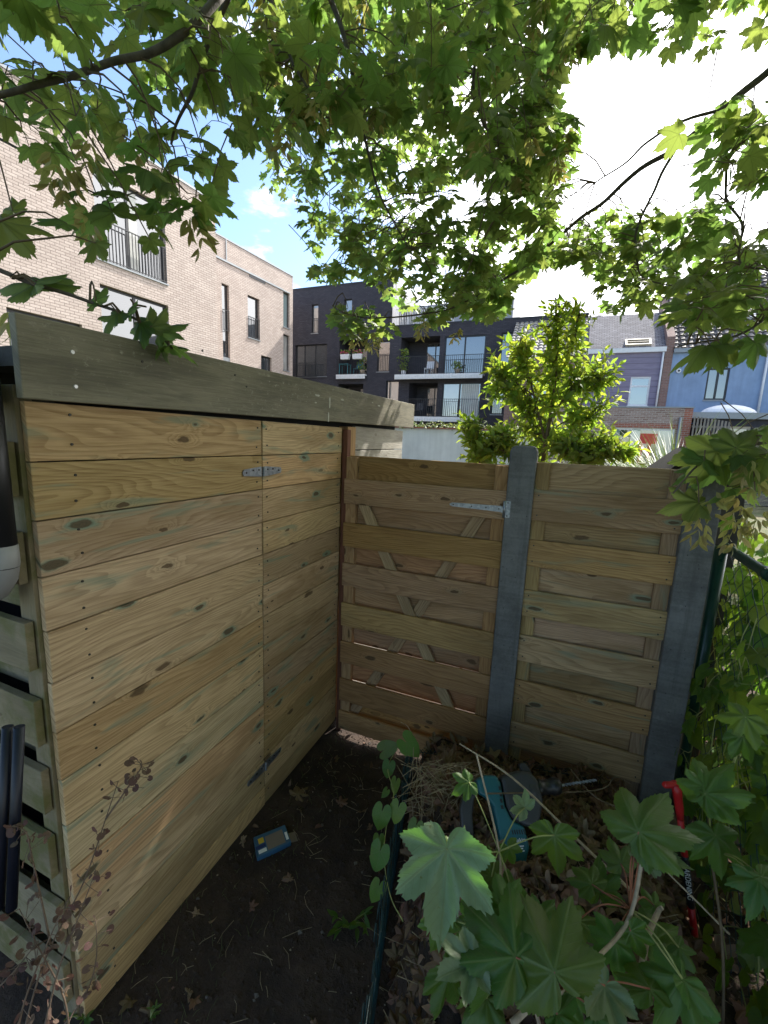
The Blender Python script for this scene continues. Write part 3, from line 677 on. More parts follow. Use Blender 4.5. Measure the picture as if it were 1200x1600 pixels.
m = MB(); F2.wall(m, -9.5, 0, -.1, 11.98, h2)
F2e = Facade((-17.11, 25.0, 0), dn, du); F2e.wall(m, -9, 0, -.1, 11.98)
m.poly([F2.P(-9.5, 11.98), F2.P(0, 11.98), F2.P(0, 11.98, -9), F2.P(-9.5, 11.98, -9)])
F2.bx(m, -9.4, -.1, -.1, 11.9, -8.9, -.28)
m.build('wall', M['brick_light'], ap)
m = MB(); F2.bx(m, -9.5, .02, 11.983, 12.05, -.35, .03); m.build('coping', M['zinc'], ap)
m = MB(); F2.bx(m, -6.9, -.98, 10.86, 10.95, .001, .05); F2.bx(m, -.98, -.3, 10.86, 10.93, .001, .04); F2.bx(m, -5.62, -5.56, 10.95, 11.98, .001, .03); m.build('ledge', M['zinc'], ap)
m = MB(); F2.bx(m, -3.9, -2.6, 10.72, 10.84, .001, .02); m.build('vent_slot', M['frame_dark'], ap)
w = F2.window(ap, -5.95, -5.45, 6.05, 9.75, sill=False, fw=.05, trans=(.22,)); F2.railing(w, -5.93, -5.47, 7.4, 8.45, .02)
m = MB(); F2.bx(m, -5.95, -5.45, 5.2, 6.02, -.17, -.02); m.build('panel', M['zinc'], ap)
F2.window(ap, -4.06, -3.10, 7.44, 9.73, rail=1.15, fw=.07)
F2.window(ap, -3.0, -2.06, 4.4, 6.64, fw=.07, mull=(.62,))
F2.window(ap, -.95, -.33, 8.75, 10.86, fw=.06, gm='glass_teal'); F2.window(ap, -.95, -.33, 6.1, 8.32, fw=.06, gm='glass_pale')

# ---------------------------------------------------------------- black brick building (centre)
bb_ = thing('apartment_block', 'black brick apartment block with recessed balconies and white balcony edges', 'building', (-11, 28, 0))
FB = Facade((0, 28, 0), (1, 0, 0), (0, -1, 0))
hb = [(-17.56, -17.02, 9.25, 11.2, .15), (-14.95, -14.35, 9.35, 11.35, .15), (-18.95, -16.25, 6.25, 8.5, .25), (-15.27, -13.08, 6.32, 8.68, 1.6), (-15.27, -13.3, 3.4, 5.7, 1.6),
      (-12.32, -11.42, 6.48, 8.50, .15), (-11.57, -10.66, 3.75, 5.88, .15), (-10.62, -7.95, 6.18, 8.62, 1.6), (-7.62, -5.02, 6.18, 8.55, .12), (-9.9, -7.95, 3.52, 5.72, 1.6), (-7.6, -5.1, 3.52, 5.70, .12),
      (-4.40, -3.70, 3.75, 5.85, .15), (-4.1, -3.5, 6.6, 8.6, .15), (-2.2, -1.2, 3.75, 5.85, .15)]
m = MB()
FB.wall(m, -20.5, -11.33, -.1, 12.3, [h for h in hb if h[1] < -11.4] + [(-11.57, -11.33, 3.75, 5.88, .15)])
FB.wall(m, -11.33, .6, -.1, 9.36, [h for h in hb if h[0] > -11.4] + [(-11.33, -10.66, 3.75, 5.88, .15)])
Fs = Facade((.6, 28, 0), (0, 1, 0), (1, 0, 0)); Fs.wall(m, 0, 9, -.1, 9.36)
m.poly([(-20.5, 28, 12.3), (-11.33, 28, 12.3), (-11.33, 37, 12.3), (-20.5, 37, 12.3)]); m.poly([(-11.33, 28, 9.36), (.6, 28, 9.36), (.6, 37, 9.36), (-11.33, 37, 9.36)])
m.box(-20.4, .5, 29.65, 36.9, -.1, 9.2, uvmode='wall')
m.box(-20.4, -15.4, 28.3, 29.6, -.1, 12.2, uvmode='wall'); m.box(-13.0, -10.7, 28.3, 29.6, -.1, 9.2, uvmode='wall'); m.box(-7.9, .4, 28.3, 29.6, -.1, 9.2, uvmode='wall'); m.box(-20.4, -11.5, 28.3, 36.9, 8.8, 12.2, uvmode='wall')
m.build('wall', M['brick_black'], bb_)
m = MB(); Fc = Facade((-11.33, 28, 0), (0, 1, 0), (1, 0, 0)); Fc.wall(m, 0, 9, 9.36, 12.3, [(1.2, 3.4, 9.4, 11.4, .2)]); m.build('sunlit_grey_side', M['grey_and_lit'], bb_)  # light grey puts the sunlight on this side face into its colour
Fc.window(bb_, 1.2, 3.4, 9.4, 11.4, gm='glass_pale', fm='frame_white', fw=.07, mull=(.5,), sill=False)
m = MB(); FB.bx(m, -20.5, -11.3, 12.303, 12.38, -.3, .03); FB.bx(m, -11.3, .63, 9.363, 9.43, -.3, .03); m.build('coping', M['frame_dark'], bb_)
m = MB(); m.box(-12.6, -12.3, 29.2, 29.5, 12.36, 12.85); m.build('chimney', M['zinc'], bb_)
m = MB(); m.box(-11.2, -4.0, 31.5, 36, 9.37, 11.6, uvmode='wall'); m.build('penthouse', M['grey_and_lit'], bb_)
rr = Facade((0, 28, 0), (1, 0, 0), (0, -1, 0)); rr.railing(bb_, -11.2, -7.2, 9.45, 10.5, -.25, mat='white')
FB.window(bb_, -17.56, -17.02, 9.25, 11.2, fw=.05, gm='glass_pale', rail=1.0); FB.window(bb_, -14.95, -14.35, 9.35, 11.35, fw=.05, gm='glass_pale', rail=1.0)
FB.window(bb_, -18.95, -16.25, 6.25, 8.5, fw=.07, mull=(.28, .62)); FB.railing(bb_, -19.2, -16.9, 6.2, 7.2, .25)
FB.window(bb_, -12.32, -11.42, 6.48, 8.50, fw=.06, rail=1.15); FB.window(bb_, -11.57, -10.66, 3.75, 5.88, fw=.06, gm='glass_pale', rail=.8)
FB.window(bb_, -7.62, -5.02, 6.18, 8.55, dep=.08, fw=.08, mull=(.5,)); FB.window(bb_, -7.6, -5.1, 3.52, 5.70, dep=.08, fw=.08, mull=(.45,), panes=['glass_pale', 'glass_teal'])
m = MB()
for k in range(9): FB.bx(m, -6.35 + k * .125, -6.25 + k * .125, 3.62, 5.6, -.075 - .006 * (k % 2), -.068); 
m.build('curtain', M['curtain'], bb_)
FB.window(bb_, -4.40, -3.70, 3.75, 5.85, fw=.06, rail=1.0); FB.window(bb_, -4.1, -3.5, 6.6, 8.6, fw=.06); FB.window(bb_, -2.2, -1.2, 3.75, 5.85, fw=.06)
FL = Facade((0, 29.6, 0), (1, 0, 0), (0, -1, 0))
for a, b, c, d in ((-14.2, -13.2, 6.4, 8.55), (-9.3, -8.0, 6.3, 8.5), (-9.1, -8.0, 3.6, 5.6), (-14.3, -13.4, 3.5, 5.6)):
    FL.window(bb_, a, b, c, d, dep=-.06, fw=.06, sill=False, mull=(.5,))
def slab(u0, u1, z, out):
    m = MB(); FB.bx(m, u0, u1, z - .06, z + .02, -.02, out); FB.bx(m, u0, u1, z - .28, z - .06, out - .05, out)
    n = int((u1 - u0) / .17)
    for k in range(n): FB.bx(m, u0 + (k + .2) * (u1 - u0) / n, u0 + (k + .72) * (u1 - u0) / n, z - .27, z - .07, out + .002, out + .03)
    m.build('balcony', M['white'], bb_); FB.railing(bb_, u0 + .03, u1 - .03, z + .05, z + 1.15, out - .06, .125)
slab(-15.3, -13.05, 6.28, .35); slab(-10.7, -4.95, 6.14, .75); slab(-10.2, -5.05, 3.48, .75)
# things on the balconies
def planter(x, y, z, label):
    t = thing('flower_planter', label, 'planter', (x, y, z), 'flower planters on the balcony')
    m = MB(); m.prism([(-.30, 0), (.30, 0), (.36, .34), (-.36, .34)], (x, y, z), (1, 0, 0), (0, 0, 1), (0, .25, 0)); m.build('box', M['white'], t, .01)
    for nm, mt, n in (('leaves', 'laurel', 60), ('flowers', 'pinkflower', 45)):
        m = MB()
        for k in range(n):
            p = Vector((x + random.uniform(-.36, .36), y + .12 + random.uniform(-.15, .15), z + .34 + abs(random.gauss(.12, .08)))); a = Vector((random.uniform(-1, 1), random.uniform(-1, 1), random.uniform(-.6, 1))).normalized() * .07; b = a.orthogonal().normalized() * .05
            m.poly([p - a, p + b, p + a, p - b], [(0, 0), (.1, 0), (.1, .1), (0, .1)], random.random())
        m.build(nm, M[mt], t, kind='stuff')
planter(-14.55, 27.45, 7.28, 'left white planter of pink flowers on the upper left balcony of the black block')
planter(-13.62, 27.45, 7.28, 'right white planter of pink flowers on the upper left balcony of the black block')
t = thing('balcony_table', 'small teal table on the balcony of the black block under the white planters', 'table', (-14.75, 27.95, 6.3))
m = MB(); m.box(-15.15, -14.4, 27.75, 28.25, 7.0, 7.05)
m.build('table_top', M['teal_chair'], t)
for x in (-15.1, -14.45):
    for y in (27.8, 28.2): m = MB(); m.box(x - .025, x + .025, y - .025, y + .025, 6.3, 6.999); m.build('leg', M['teal_chair'], t)
def chair(x, y, z, label, mt):
    t = thing('balcony_chair', label, 'chair', (x, y, z))
    m = MB(); m.box(x - .25, x + .25, y - .25, y + .25, z + .42, z + .46); m.build('seat', M[mt], t, .01)
    m = MB(); m.obox((x - .25, y + .23, z + .461), (.5, 0, 0), (0, .03, 0), (0, .1, .5)); m.build('backrest', M[mt], t, .01)
    for sx in (-.22, .22):
        for sy in (-.22, .22):
            m = MB(); m.tube([(x + sx, y + sy, z), (x + sx, y + sy, z + .419)], .018, 6); m.build('leg', M[mt], t)
chair(-8.6, 28.0, 6.16, 'white garden chair on the upper right balcony of the black block', 'white')
chair(-9.2, 28.1, 3.5, 'dark garden chair on the lower right balcony of the black block', 'toolgrey')
chair(-13.9, 28.3, 6.3, 'teal garden chair beside the teal balcony table of the black block', 'teal_chair')
def potplant(x, y, z, h, label):
    t = thing('pot_plant', label, 'plant', (x, y, z))
    m = MB(); m.tube([(x, y, z), (x, y, z + .3)], [.13, .17], 12); m.build('pot', M['white' if h > 1 else 'palewood'], t)
    m = MB()
    for k in range(int(120 * h)):
        p = Vector((x + random.gauss(0, .16), y + random.gauss(0, .14), z + .3 + random.random() * h)); a = Vector((random.uniform(-1, 1), random.uniform(-1, 1), random.uniform(-.6, 1))).normalized() * .1; b = a.orthogonal().normalized() * .045
        m.poly([p - a, p + b, p + a, p - b], [(0, 0), (.1, 0), (.1, .1), (0, .1)], random.random())
    m.build('foliage', M['laurel'], t)
potplant(-10.25, 27.7, 6.16, 1.4, 'tall green pot plant at the left end of the long balcony of the black block')
potplant(-6.6, 27.5, 6.16, .45, 'low pot plant in front of the upper sliding window of the black block')
potplant(-13.35, 27.85, 6.3, .8, 'bushy pot plant beside the white flower planters on the balcony of the black block')

# ---------------------------------------------------------------- row houses on the right
def tiled_roof(mb, x0, x1, ye, ze, yr, zr, pw=.24, rows=18, amp=.035, over=.035):
    nr = rows; L = Vector((0, yr - ye, zr - ze)); up = Vector((0, -(zr - ze), yr - ye)).normalized(); sub = 6; nx = int((x1 - x0) / pw) * sub
    for r in range(nr):
        for (t, lift) in ((r / nr, over), ((r + 1) / nr, 0.0)):
            for i in range(nx + 1):
                x = x0 + (x1 - x0) * i / nx; ph = (i % sub) / sub; hgt = amp * (math.sin(2 * math.pi * ph) * .8 + .4 * math.cos(4 * math.pi * ph))
                p = Vector((x, ye, ze)) + L * t + up * (hgt + lift); mb.v.append(tuple(p))
    w = nx + 1
    for r in range(nr):
        rn = random.random()
        for i in range(nx):
            a = (2 * r) * w + i; mb.face((a, a + 1, a + w + 1, a + w), None, rn, 0, False)
            if r < nr - 1: b = (2 * r + 1) * w + i; mb.face((b, b + 1, b + w + 1, b + w), None, rn, 0, False)
            else: pass
            if r == 0:
                mb.v += [tuple(Vector((mb.v[a][0], ye, ze))), tuple(Vector((mb.v[a + 1][0], ye, ze)))]; k = len(mb.v); mb.face((k - 2, k - 1, a + 1, a), None, rn)
    # butt ends of each course
FH = Facade((0, 25, 0), (1, 0, 0), (0, -1, 0))
# left tiled house, mostly behind the shrub
t = thing('tiled_house', 'house with pale ribbed roof tiles partly hidden behind the green shrub', 'house', (-1.2, 25, 0))
m = MB(); FH.wall(m, -3.2, .68, -.1, 6.55); m.box(-3.1, .6, 25.2, 32, -.1, 6.5, uvmode='wall'); m.build('wall', M['brick_brown'], t)
m = MB(); tiled_roof(m, -3.3, .68, 24.85, 6.55, 28.2, 9.25, .26, 14, .04, .05); m.poly([(-3.3, 28.2, 9.25), (.68, 28.2, 9.25), (.68, 32, 6.4), (-3.3, 32, 6.4)]); m.build('roof', M['tile_light'], t)
FH.window(t, -1.9, -.9, 3.6, 5.4, dep=-.03, sill=True)
# purple clad house
ph = thing('terraced_house', 'narrow terraced house clad in purple boards with a grey slate roof', 'house', (2.4, 25, 0))
m = MB(); FH.wall(m, .70, 4.08, -.1, 6.72, [(2.79, 3.66, 4.08, 5.48, .12)]); m.box(.75, 4.05, 25.2, 31.5, -.1, 6.6, uvmode='wall'); m.build('wall', M['siding'], ph)
m = MB(); m.poly([(.70, 24.9, 6.85), (4.12, 24.9, 6.85), (4.12, 27.6, 9.10), (.70, 27.6, 9.10)], [(0, 0), (3.42, 0), (3.42, 3.52), (0, 3.52)]); m.poly([(.70, 27.6, 9.10), (4.12, 27.6, 9.10), (4.12, 31.5, 6.6), (.70, 31.5, 6.6)]); m.poly([(4.12, 24.9, 6.85), (4.12, 31.5, 6.6), (4.12, 27.6, 9.10)]); m.poly([(.70, 24.9, 6.85), (.70, 27.6, 9.10), (.70, 31.5, 6.6)]); m.build('roof', M['slate'], ph)
m = MB(); FH.bx(m, .70, 4.12, 6.62, 6.84, .003, .14); m.build('gutter', M['frame_white'], ph)
m = MB(); m.tube([(4.02, 24.93, 6.62), (4.02, 24.93, 3.7)], .045, 10); m.build('drainpipe', M['frame_white'], ph)
FH.window(ph, 2.79, 3.66, 4.08, 5.48, dep=.05, fw=.075, trans=(.68,), fm='frame_white', gm='glass_teal')
m = MB(); FH.bx(m, 2.18, 2.38, 5.15, 5.33, .002, .05); m.build('vent', M['frame_white'], ph)
m = MB(); sl = Vector((0, 2.7, 2.25)).normalized(); nr = Vector((0, -2.25, 2.7)).normalized(); o = Vector((2.35, 24.9, 6.85)) + sl * .12
for (a, b, c, d) in ((0, 1.12, 0, .09), (0, 1.12, .47, .56), (0, .09, .09, .47), (1.03, 1.12, .09, .47), (.09, 1.03, .27, .30)):
    m.obox(o + Vector((a, 0, 0)) + sl * c, (b - a, 0, 0), sl * (d - c), nr * .10)
w = m.build('roof_window', M['frame_beige'], ph)
m = MB(); m.obox(o + Vector((.09, 0, 0)) + sl * .09, (.94, 0, 0), sl * .38, nr * .05); m.build('pane', M['frame_dark'], w)
# brick extension of the purple house
FE = Facade((0, 21, 0), (1, 0, 0), (0, -1, 0))
ex = thing('brick_extension', 'low red grey brick extension with a wide white framed window below the purple house', 'extension', (2.4, 21, 0))
m = MB(); FE.wall(m, -.9, 4.42, -.1, 3.64, [(2.02, 4.18, .55, 2.83, .14)]);
m.poly([(-.9, 21, 3.64), (4.42, 21, 3.64), (4.42, 25, 3.64), (-.9, 25, 3.64)]); m.build('wall', M['brick_red'], ex)
m = MB(); FE.bx(m, 4.42, 4.70, -.1, 3.66, -3.95, .0, 0, 'wall'); m.build('end_wall', M['brick_edge'], ex)
m = MB(); FE.bx(m, -.95, 4.73, 3.665, 3.72, -.3, .04); m.build('coping', M['zinc'], ex)
m = MB()
for k in range(32): FE.bx(m, 1.9 + k * .075, 1.9 + k * .075 + .064, 2.835, 3.03, .001, .012, 0, 'wall')
m.build('soldier_course', M['brick_edge'], ex)
w = FE.window(ex, 2.02, 4.18, .55, 2.83, dep=.06, fw=.075, mull=(.36,), fm='frame_white', gm='glass')
m = MB(); FE.bx(m, 2.04, 2.2, .6, 2.78, -.055, -.035); FE.bx(m, 2.62, 2.95, .6, 2.78, -.052, -.03); FE.bx(m, 3.62, 4.12, .62, 2.76, -.068, -.066); m.build('blind', M['glass_teal'], ex)
m = MB(); m.tube([(4.3, 20.93, 3.3), (4.3, 20.93, 0)], .05, 10); m.build('drainpipe', M['zinc'], ex)
t = thing('red_cabinet', 'red cabinet standing inside the window of the brick extension', 'furniture', (3.2, 20.99, 1.2))
m = MB(); FE.bx(m, 2.98, 3.6, 2.2, 2.62, -.068, -.064); FE.bx(m, 2.98, 3.12, 1.3, 2.2, -.068, -.064); FE.bx(m, 3.3, 3.42, 1.6, 2.2, -.068, -.064); m.build('cabinet_front', M['redroom'], t)
# party wall strip and blue house
t = thing('party_wall', 'narrow brown brick wall strip between the purple and the blue house', 'wall', (4.25, 24.95, 0))
m = MB(); FH.bx(m, 4.09, 4.42, -.1, 7.3, -6, .06, 0, 'wall'); m.poly([(4.09, 24.94, 7.3), (4.42, 24.94, 7.3), (4.42, 28.6, 10.2), (4.09, 28.6, 10.2)]); m.poly([(4.091, 24.94, 7.3), (4.091, 28.6, 10.2), (4.091, 28.6, 7.3)]); m.poly([(4.419, 24.94, 7.3), (4.419, 28.6, 10.2), (4.419, 28.6, 7.3)]); m.build('brickwork', M['brick_brown'], t)
bh = thing('blue_house', 'bright blue rendered house with dark roof tiles and a dark framed window', 'house', (6.3, 25, 0))
m = MB(); FH.wall(m, 4.43, 13.0, -.1, 6.62, [(5.93, 6.78, 4.38, 5.82, .12), (8.95, 9.8, 4.3, 5.8, .12)]); m.box(4.5, 12.9, 25.2, 33, -.1, 6.5, uvmode='wall'); m.build('wall', M['blue'], bh)
m = MB(); tiled_roof(m, 4.43, 13.0, 24.85, 6.72, 29.6, 11.3, .29, 19, .045, .06); m.poly([(4.43, 29.6, 11.3), (13, 29.6, 11.3), (13, 33.5, 6.6), (4.43, 33.5, 6.6)]); m.poly([(4.43, 24.9, 6.6), (4.43, 29.6, 11.3), (4.43, 33.5, 6.6)]); m.build('roof', M['tile'], bh)
m = MB(); FH.bx(m, 4.43, 13, 6.55, 6.74, .003, .16); m.build('gutter', M['zinc'], bh)
FH.window(bh, 5.93, 6.78, 4.38, 5.82, dep=.06, fw=.075, mull=(.5,)); FH.window(bh, 8.95, 9.8, 4.3, 5.8, dep=.06, fw=.075)
m = MB(); m.tube([(8.05, 24.92, 6.6), (8.05, 24.92, 3.5)], .05, 10); m.build('drainpipe', M['frame_white'], bh)
m = MB(); m.tube([(4.75, 24.99, 5.72), (4.75, 24.9, 5.72)], .10, 16); m.tube([(4.75, 24.899, 5.72), (4.75, 24.892, 5.72)], .05, 12, 1); m.build('vent', [M['frame_white'], M['frame_dark']], bh)
m = MB(); o = Vector((7.0, 24.85, 6.72)) + Vector((0, 4.75, 4.58)) * .33; s2 = Vector((0, 4.75, 4.58)).normalized(); n2 = Vector((0, -4.58, 4.75)).normalized()
m.obox(o, (.8, 0, 0), s2 * 1.1, n2 * .14); w = m.build('roof_window', M['frame_white'], bh)
m = MB(); m.obox(o + n2 * .141 + Vector((.08, 0, 0)) + s2 * .08, (.64, 0, 0), s2 * .94, n2 * .01); m.build('pane', M['glass'], w)
# low dark extension of the blue house
FD = Facade((0, 21.6, 0), (1, 0, 0), (0, -1, 0))
dx = thing('dark_extension', 'low dark extension with flat zinc roof edge and domed rooflight below the blue house', 'extension', (7.5, 21.6, 0))
m = MB(); FD.wall(m, 5.3, 13, -.1, 3.3, [(5.95, 6.85, .3, 3.02, .12)]); m.box(5.35, 12.9, 21.8, 24.9, -.1, 3.2, uvmode='wall'); m.build('wall', M['darkwall'], dx)
m = MB(); FD.bx(m, 4.75, 13.1, 3.303, 3.55, -3.2, .22); m.build('roof_edge', M['zinc'], dx)
m = MB(); n = 20
prof = [(1.0 * math.cos(a * math.pi / 2 / 6), .42 * math.sin(a * math.pi / 2 / 6)) for a in range(7)]
for k in range(n):
    a0, a1 = 2 * math.pi * k / n, 2 * math.pi * (k + 1) / n
    for (r0, z0), (r1, z1) in zip(prof, prof[1:]):
        m.poly([(6.35 + r0 * math.cos(a0), 22.8 + r0 * .7 * math.sin(a0), 3.55 + z0), (6.35 + r0 * math.cos(a1), 22.8 + r0 * .7 * math.sin(a1), 3.55 + z0), (6.35 + r1 * math.cos(a1), 22.8 + r1 * .7 * math.sin(a1), 3.55 + z1), (6.35 + r1 * math.cos(a0), 22.8 + r1 * .7 * math.sin(a0), 3.55 + z1)], None, 0, 0, True)
m.build('rooflight', M['white'], dx)
FD.window(dx, 5.95, 6.85, .3, 3.02, dep=.05, fw=.10, fm='frame_beige', sill=False)
t = thing('slatted_screen', 'dark upright slatted garden screen between the brick and the dark extension', 'screen', (5.0, 20.8, 0))
m = MB()
for k in range(11): m.box(4.72 + k * .115, 4.72 + k * .115 + .06, 20.8, 20.83, -.1, 3.35 - .02 * k)
m.build('slats', M['wood_old'], t)
m = MB(); m.box(4.7, 5.95, 20.831, 20.86, 2.9, 2.98); m.box(4.7, 5.95, 20.831, 20.86, .8, .88); m.build('rails', M['wood_old'], t)

# ---------------------------------------------------------------- garden wall, hut, grey boards next door
t = thing('garden_wall', 'whitewashed garden wall topped with a dry yellowish creeper', 'wall', (-2.3, 8, 0))
m = MB(); m.obox((-4.6, 8.0, -.13), (4.2, 0, 0), (0, .22, 0), (0, 0, 2.30), 0, 0, 'wall'); m.build('masonry', M['white_wall'], t)
m = MB(); m.obox((-4.6, 7.97, 2.171), (4.2, 0, 0), (0, .28, 0), (0, 0, .035), 0, 0, 'wall'); m.build('coping', M['brick_edge'], t)
hut = thing('garden_hut', 'dark felt covered little hut with a weathered board gable behind the right concrete post', 'hut', (1.2, 3.3, 0))
m = MB(); m.prism([(.66, -.1), (.97, -.1), (.97, 1.91), (.74, 1.935), (.66, 1.90)], (0, 2.95, 0), (1, 0, 0), (0, 0, 1), (0, .5, 0)); m.build('wall', M['felt'], hut, .006)
m = MB(); m.obox((.56, 2.90, 1.80), (.17, 0, .155), (0, .6, 0), (-.012, 0, .016), uaxis=1); m.build('barge_board', M['tar'], hut, .003)
m = MB(); m.obox((.735, 2.88, 1.955), (.28, 0, -.03), (0, .64, 0), (0, 0, .022), uaxis=0); m.build('roof', M['tar'], hut, .003)
m = MB(); m.box(.60, .64, 2.92, 2.945, .0, 1.83, uaxis=2); m.build('corner_board', M['wood_old'], hut, .002)
t = thing('board_fence', 'old grey upright board fence seen through the chain-link mesh', 'fence', (2.1, 2.6, 0))
m = MB()
for k in range(26):
    y = .2 + k * .135; m.obox((1.95 + random.uniform(-.01, .01), y, -.1), (.022, 0, 0), (0, .125, random.uniform(-.004, .004)), (.03 * random.uniform(-1, 1), .02 * random.uniform(-1, 1), 1.55 + random.uniform(-.05, .05)), uaxis=2)
m.build('boards', M['wood_old'], t, .002)
m = MB(); m.box(1.98, 2.03, .2, 3.7, .3, .38); m.box(1.98, 2.03, .2, 3.7, 1.1, 1.18); m.build('rails', M['wood_old'], t)
# ---------------------------------------------------------------- leaf shapes
SYC = [(0, 1.0), (6, .88), (11, .84), (17, .73), (22, .66), (27, .52), (33, .66), (39, .75), (44, .86), (50, .94), (56, .82), (62, .78), (69, .66), (77, .51), (86, .60), (91, .64), (98, .72), (105, .66), (113, .58), (125, .50), (142, .42), (158, .33), (170, .20), (180, .05)]
HEART = [(0, 1.0), (10, .88), (25, .74), (45, .62), (70, .54), (95, .52), (120, .54), (140, .55), (155, .48), (168, .30), (180, .06)]
VINE = [(0, 1.0), (8, .86), (15, .82), (28, .66), (40, .72), (50, .82), (60, .72), (72, .6), (90, .62), (105, .64), (125, .52), (145, .46), (162, .36), (174, .2), (180, .05)]
def polar(ctrl, th):
    a = abs(th); xs, ys = zip(*ctrl); return float(np.interp(a, xs, ys))
class Tpl:
    def __init__(s, v, f, uv): s.v = np.array(v, dtype=np.float64); s.f = f; s.uv = np.array(uv, dtype=np.float64)
def lobed(ctrl, step=6.0, seed=0, droop=.25, fold=.10, teeth=.05, rings=(.5,), cup=0.0, wave=0.0):
    r_ = random.Random(seed); asym = [1 + r_.uniform(-.08, .08) for _ in range(8)]
    angs = []; a = -180 + step
    angs = sorted(set([round(x * step) for x in range(int(-180 / step) + 1, int(180 / step))] + ([s * c[0] for c in ctrl[:-1] for s in (1, -1)] if step <= 7 else [s * c for c in (0, 27, 50, 77, 97) for s in (1, -1)])))
    angs = [x for x in angs if -179 < x < 179]
    ph = r_.uniform(0, 6); V = [(0, 0, 0)]; UV = [(0, 0)]; F = []; n = len(angs)
    def zf(x, y, th, r):
        return -droop * (r * r) * (.45 + .55 * max(0, math.cos(math.radians(th)))) + fold * r * (math.cos(math.radians(th) * 360 / 50) - 1) * .5 + .05 * r * math.sin(3 * x + ph) + .04 * math.sin(5 * y + ph) * r + cup * abs(x) + wave * (.035 * math.sin(8 * x + ph) * math.cos(7 * y - ph) + .05 * r * r * math.sin(math.radians(th) * 3 + ph))
    allr = list(rings) + [1.0]
    for q in allr:
        for i, th in enumerate(angs):
            r = polar(ctrl, th) * asym[int((th + 180) / 46)]
            if q == 1.0 and teeth and abs(th) < 150: r *= 1 + teeth * (1 if i % 2 else -1) * r_.uniform(.3, 1.3)
            r *= q; x = r * math.sin(math.radians(th)); y = r * math.cos(math.radians(th)); V.append((x, y, zf(x, y, th, r))); UV.append((x, y))
    for i in range(n - 1): F.append((0, 1 + i + 1, 1 + i))
    for k in range(len(allr) - 1):
        for i in range(n - 1): a = 1 + k * n + i; F.append((a, a + 1, a + n + 1, a + n))
    return Tpl(V, F, UV)
def ellip(w=.36, n=5, curl=.25, fold=.12, seed=0, base=.0):
    r_ = random.Random(seed); V = []; F = []; UV = []; cv = curl * r_.uniform(.5, 1.3); tw = r_.uniform(-.15, .15)
    for i in range(n + 1):
        t = i / n; hw = w * .5 * (math.sin(math.pi * min(1, t ** .85)) ** .8 if 0 < t < 1 else .02); z = -cv * t * t
        for sx in (-1, 0, 1): V.append((sx * hw + tw * t * t * .5, t + base, z + fold * abs(sx) * hw * 2 + tw * sx * hw)); UV.append((sx * hw, t))
    for i in range(n):
        for k in range(2): a = i * 3 + k; F.append((a, a + 3, a + 4, a + 1)[::-1])
    return Tpl(V, F, UV)
def scatter(name, inst, mats, parent=None, kind=None):
    """inst: list of (template, origin, X, Y, Z, size, rn) -> one mesh"""
    VS = []; LV = []; LS = []; UVs = []; RN = []; b = 0
    off = WORLD.get(parent.name, Vector((0, 0, 0))) if parent else Vector((0, 0, 0))
    for t, o, X, Y, Z, s, rn in inst:
        R3 = np.array([X, Y, Z]) * s
        VS.append(t.v @ R3 + np.array(o) - np.array(off))
        for f in t.f:
            LV.extend([b + i for i in f]); LS.append(len(f)); UVs.append(t.uv[list(f)]); RN.append(rn)
        b += len(t.v)
    VS = np.concatenate(VS); me = bpy.data.meshes.new(name); me.vertices.add(len(VS)); me.vertices.foreach_set('co', VS.astype(np.float32).ravel())
    LS = np.array(LS, dtype=np.int32); st = np.concatenate([[0], np.cumsum(LS)[:-1]]).astype(np.int32)
    me.loops.add(len(LV)); me.loops.foreach_set('vertex_index', np.array(LV, dtype=np.int32)); me.polygons.add(len(LS)); me.polygons.foreach_set('loop_start', st); me.polygons.foreach_set('loop_total', LS)
    me.materials.append(mats); me.update(calc_edges=True)
    ul = me.uv_layers.new(name='UVMap'); ul.data.foreach_set('uv', np.concatenate(UVs).astype(np.float32).ravel())
    a = me.attributes.new('rn', 'FLOAT', 'FACE'); a.data.foreach_set('value', np.array(RN, dtype=np.float32))
    me.polygons.foreach_set('use_smooth', np.ones(len(LS), dtype=bool)); me.validate(); me.update()
    o = bpy.data.objects.new(name, me); col.objects.link(o)
    if parent: o.parent = parent
    WORLD[o.name] = off.copy()
    if kind: o['kind'] = kind
    return o
def frame(y, z):
    y = Vector(y).normalized(); x = y.cross(Vector(z))
    if x.length < 1e-4: x = y.orthogonal()
    x.normalize(); z = x.cross(y); return x, y, z
T_FAR = [lobed(SYC, 15, k, .3, .14, 0.0, ()) for k in range(6)]
T_MID = [lobed(SYC, 7, k + 10, .3 + .05 * k, .14, .05, (.5,)) for k in range(8)]
T_HI = [lobed(SYC, 3.0, k + 30, .25 + .10 * k, .20 + .03 * (k % 3), .035, (.2, .4, .6, .8), .12 * (k % 3 - 1), 1.0) for k in range(6)]
T_SAM = [ellip(.33, 4, .3, .05, k) for k in range(3)]

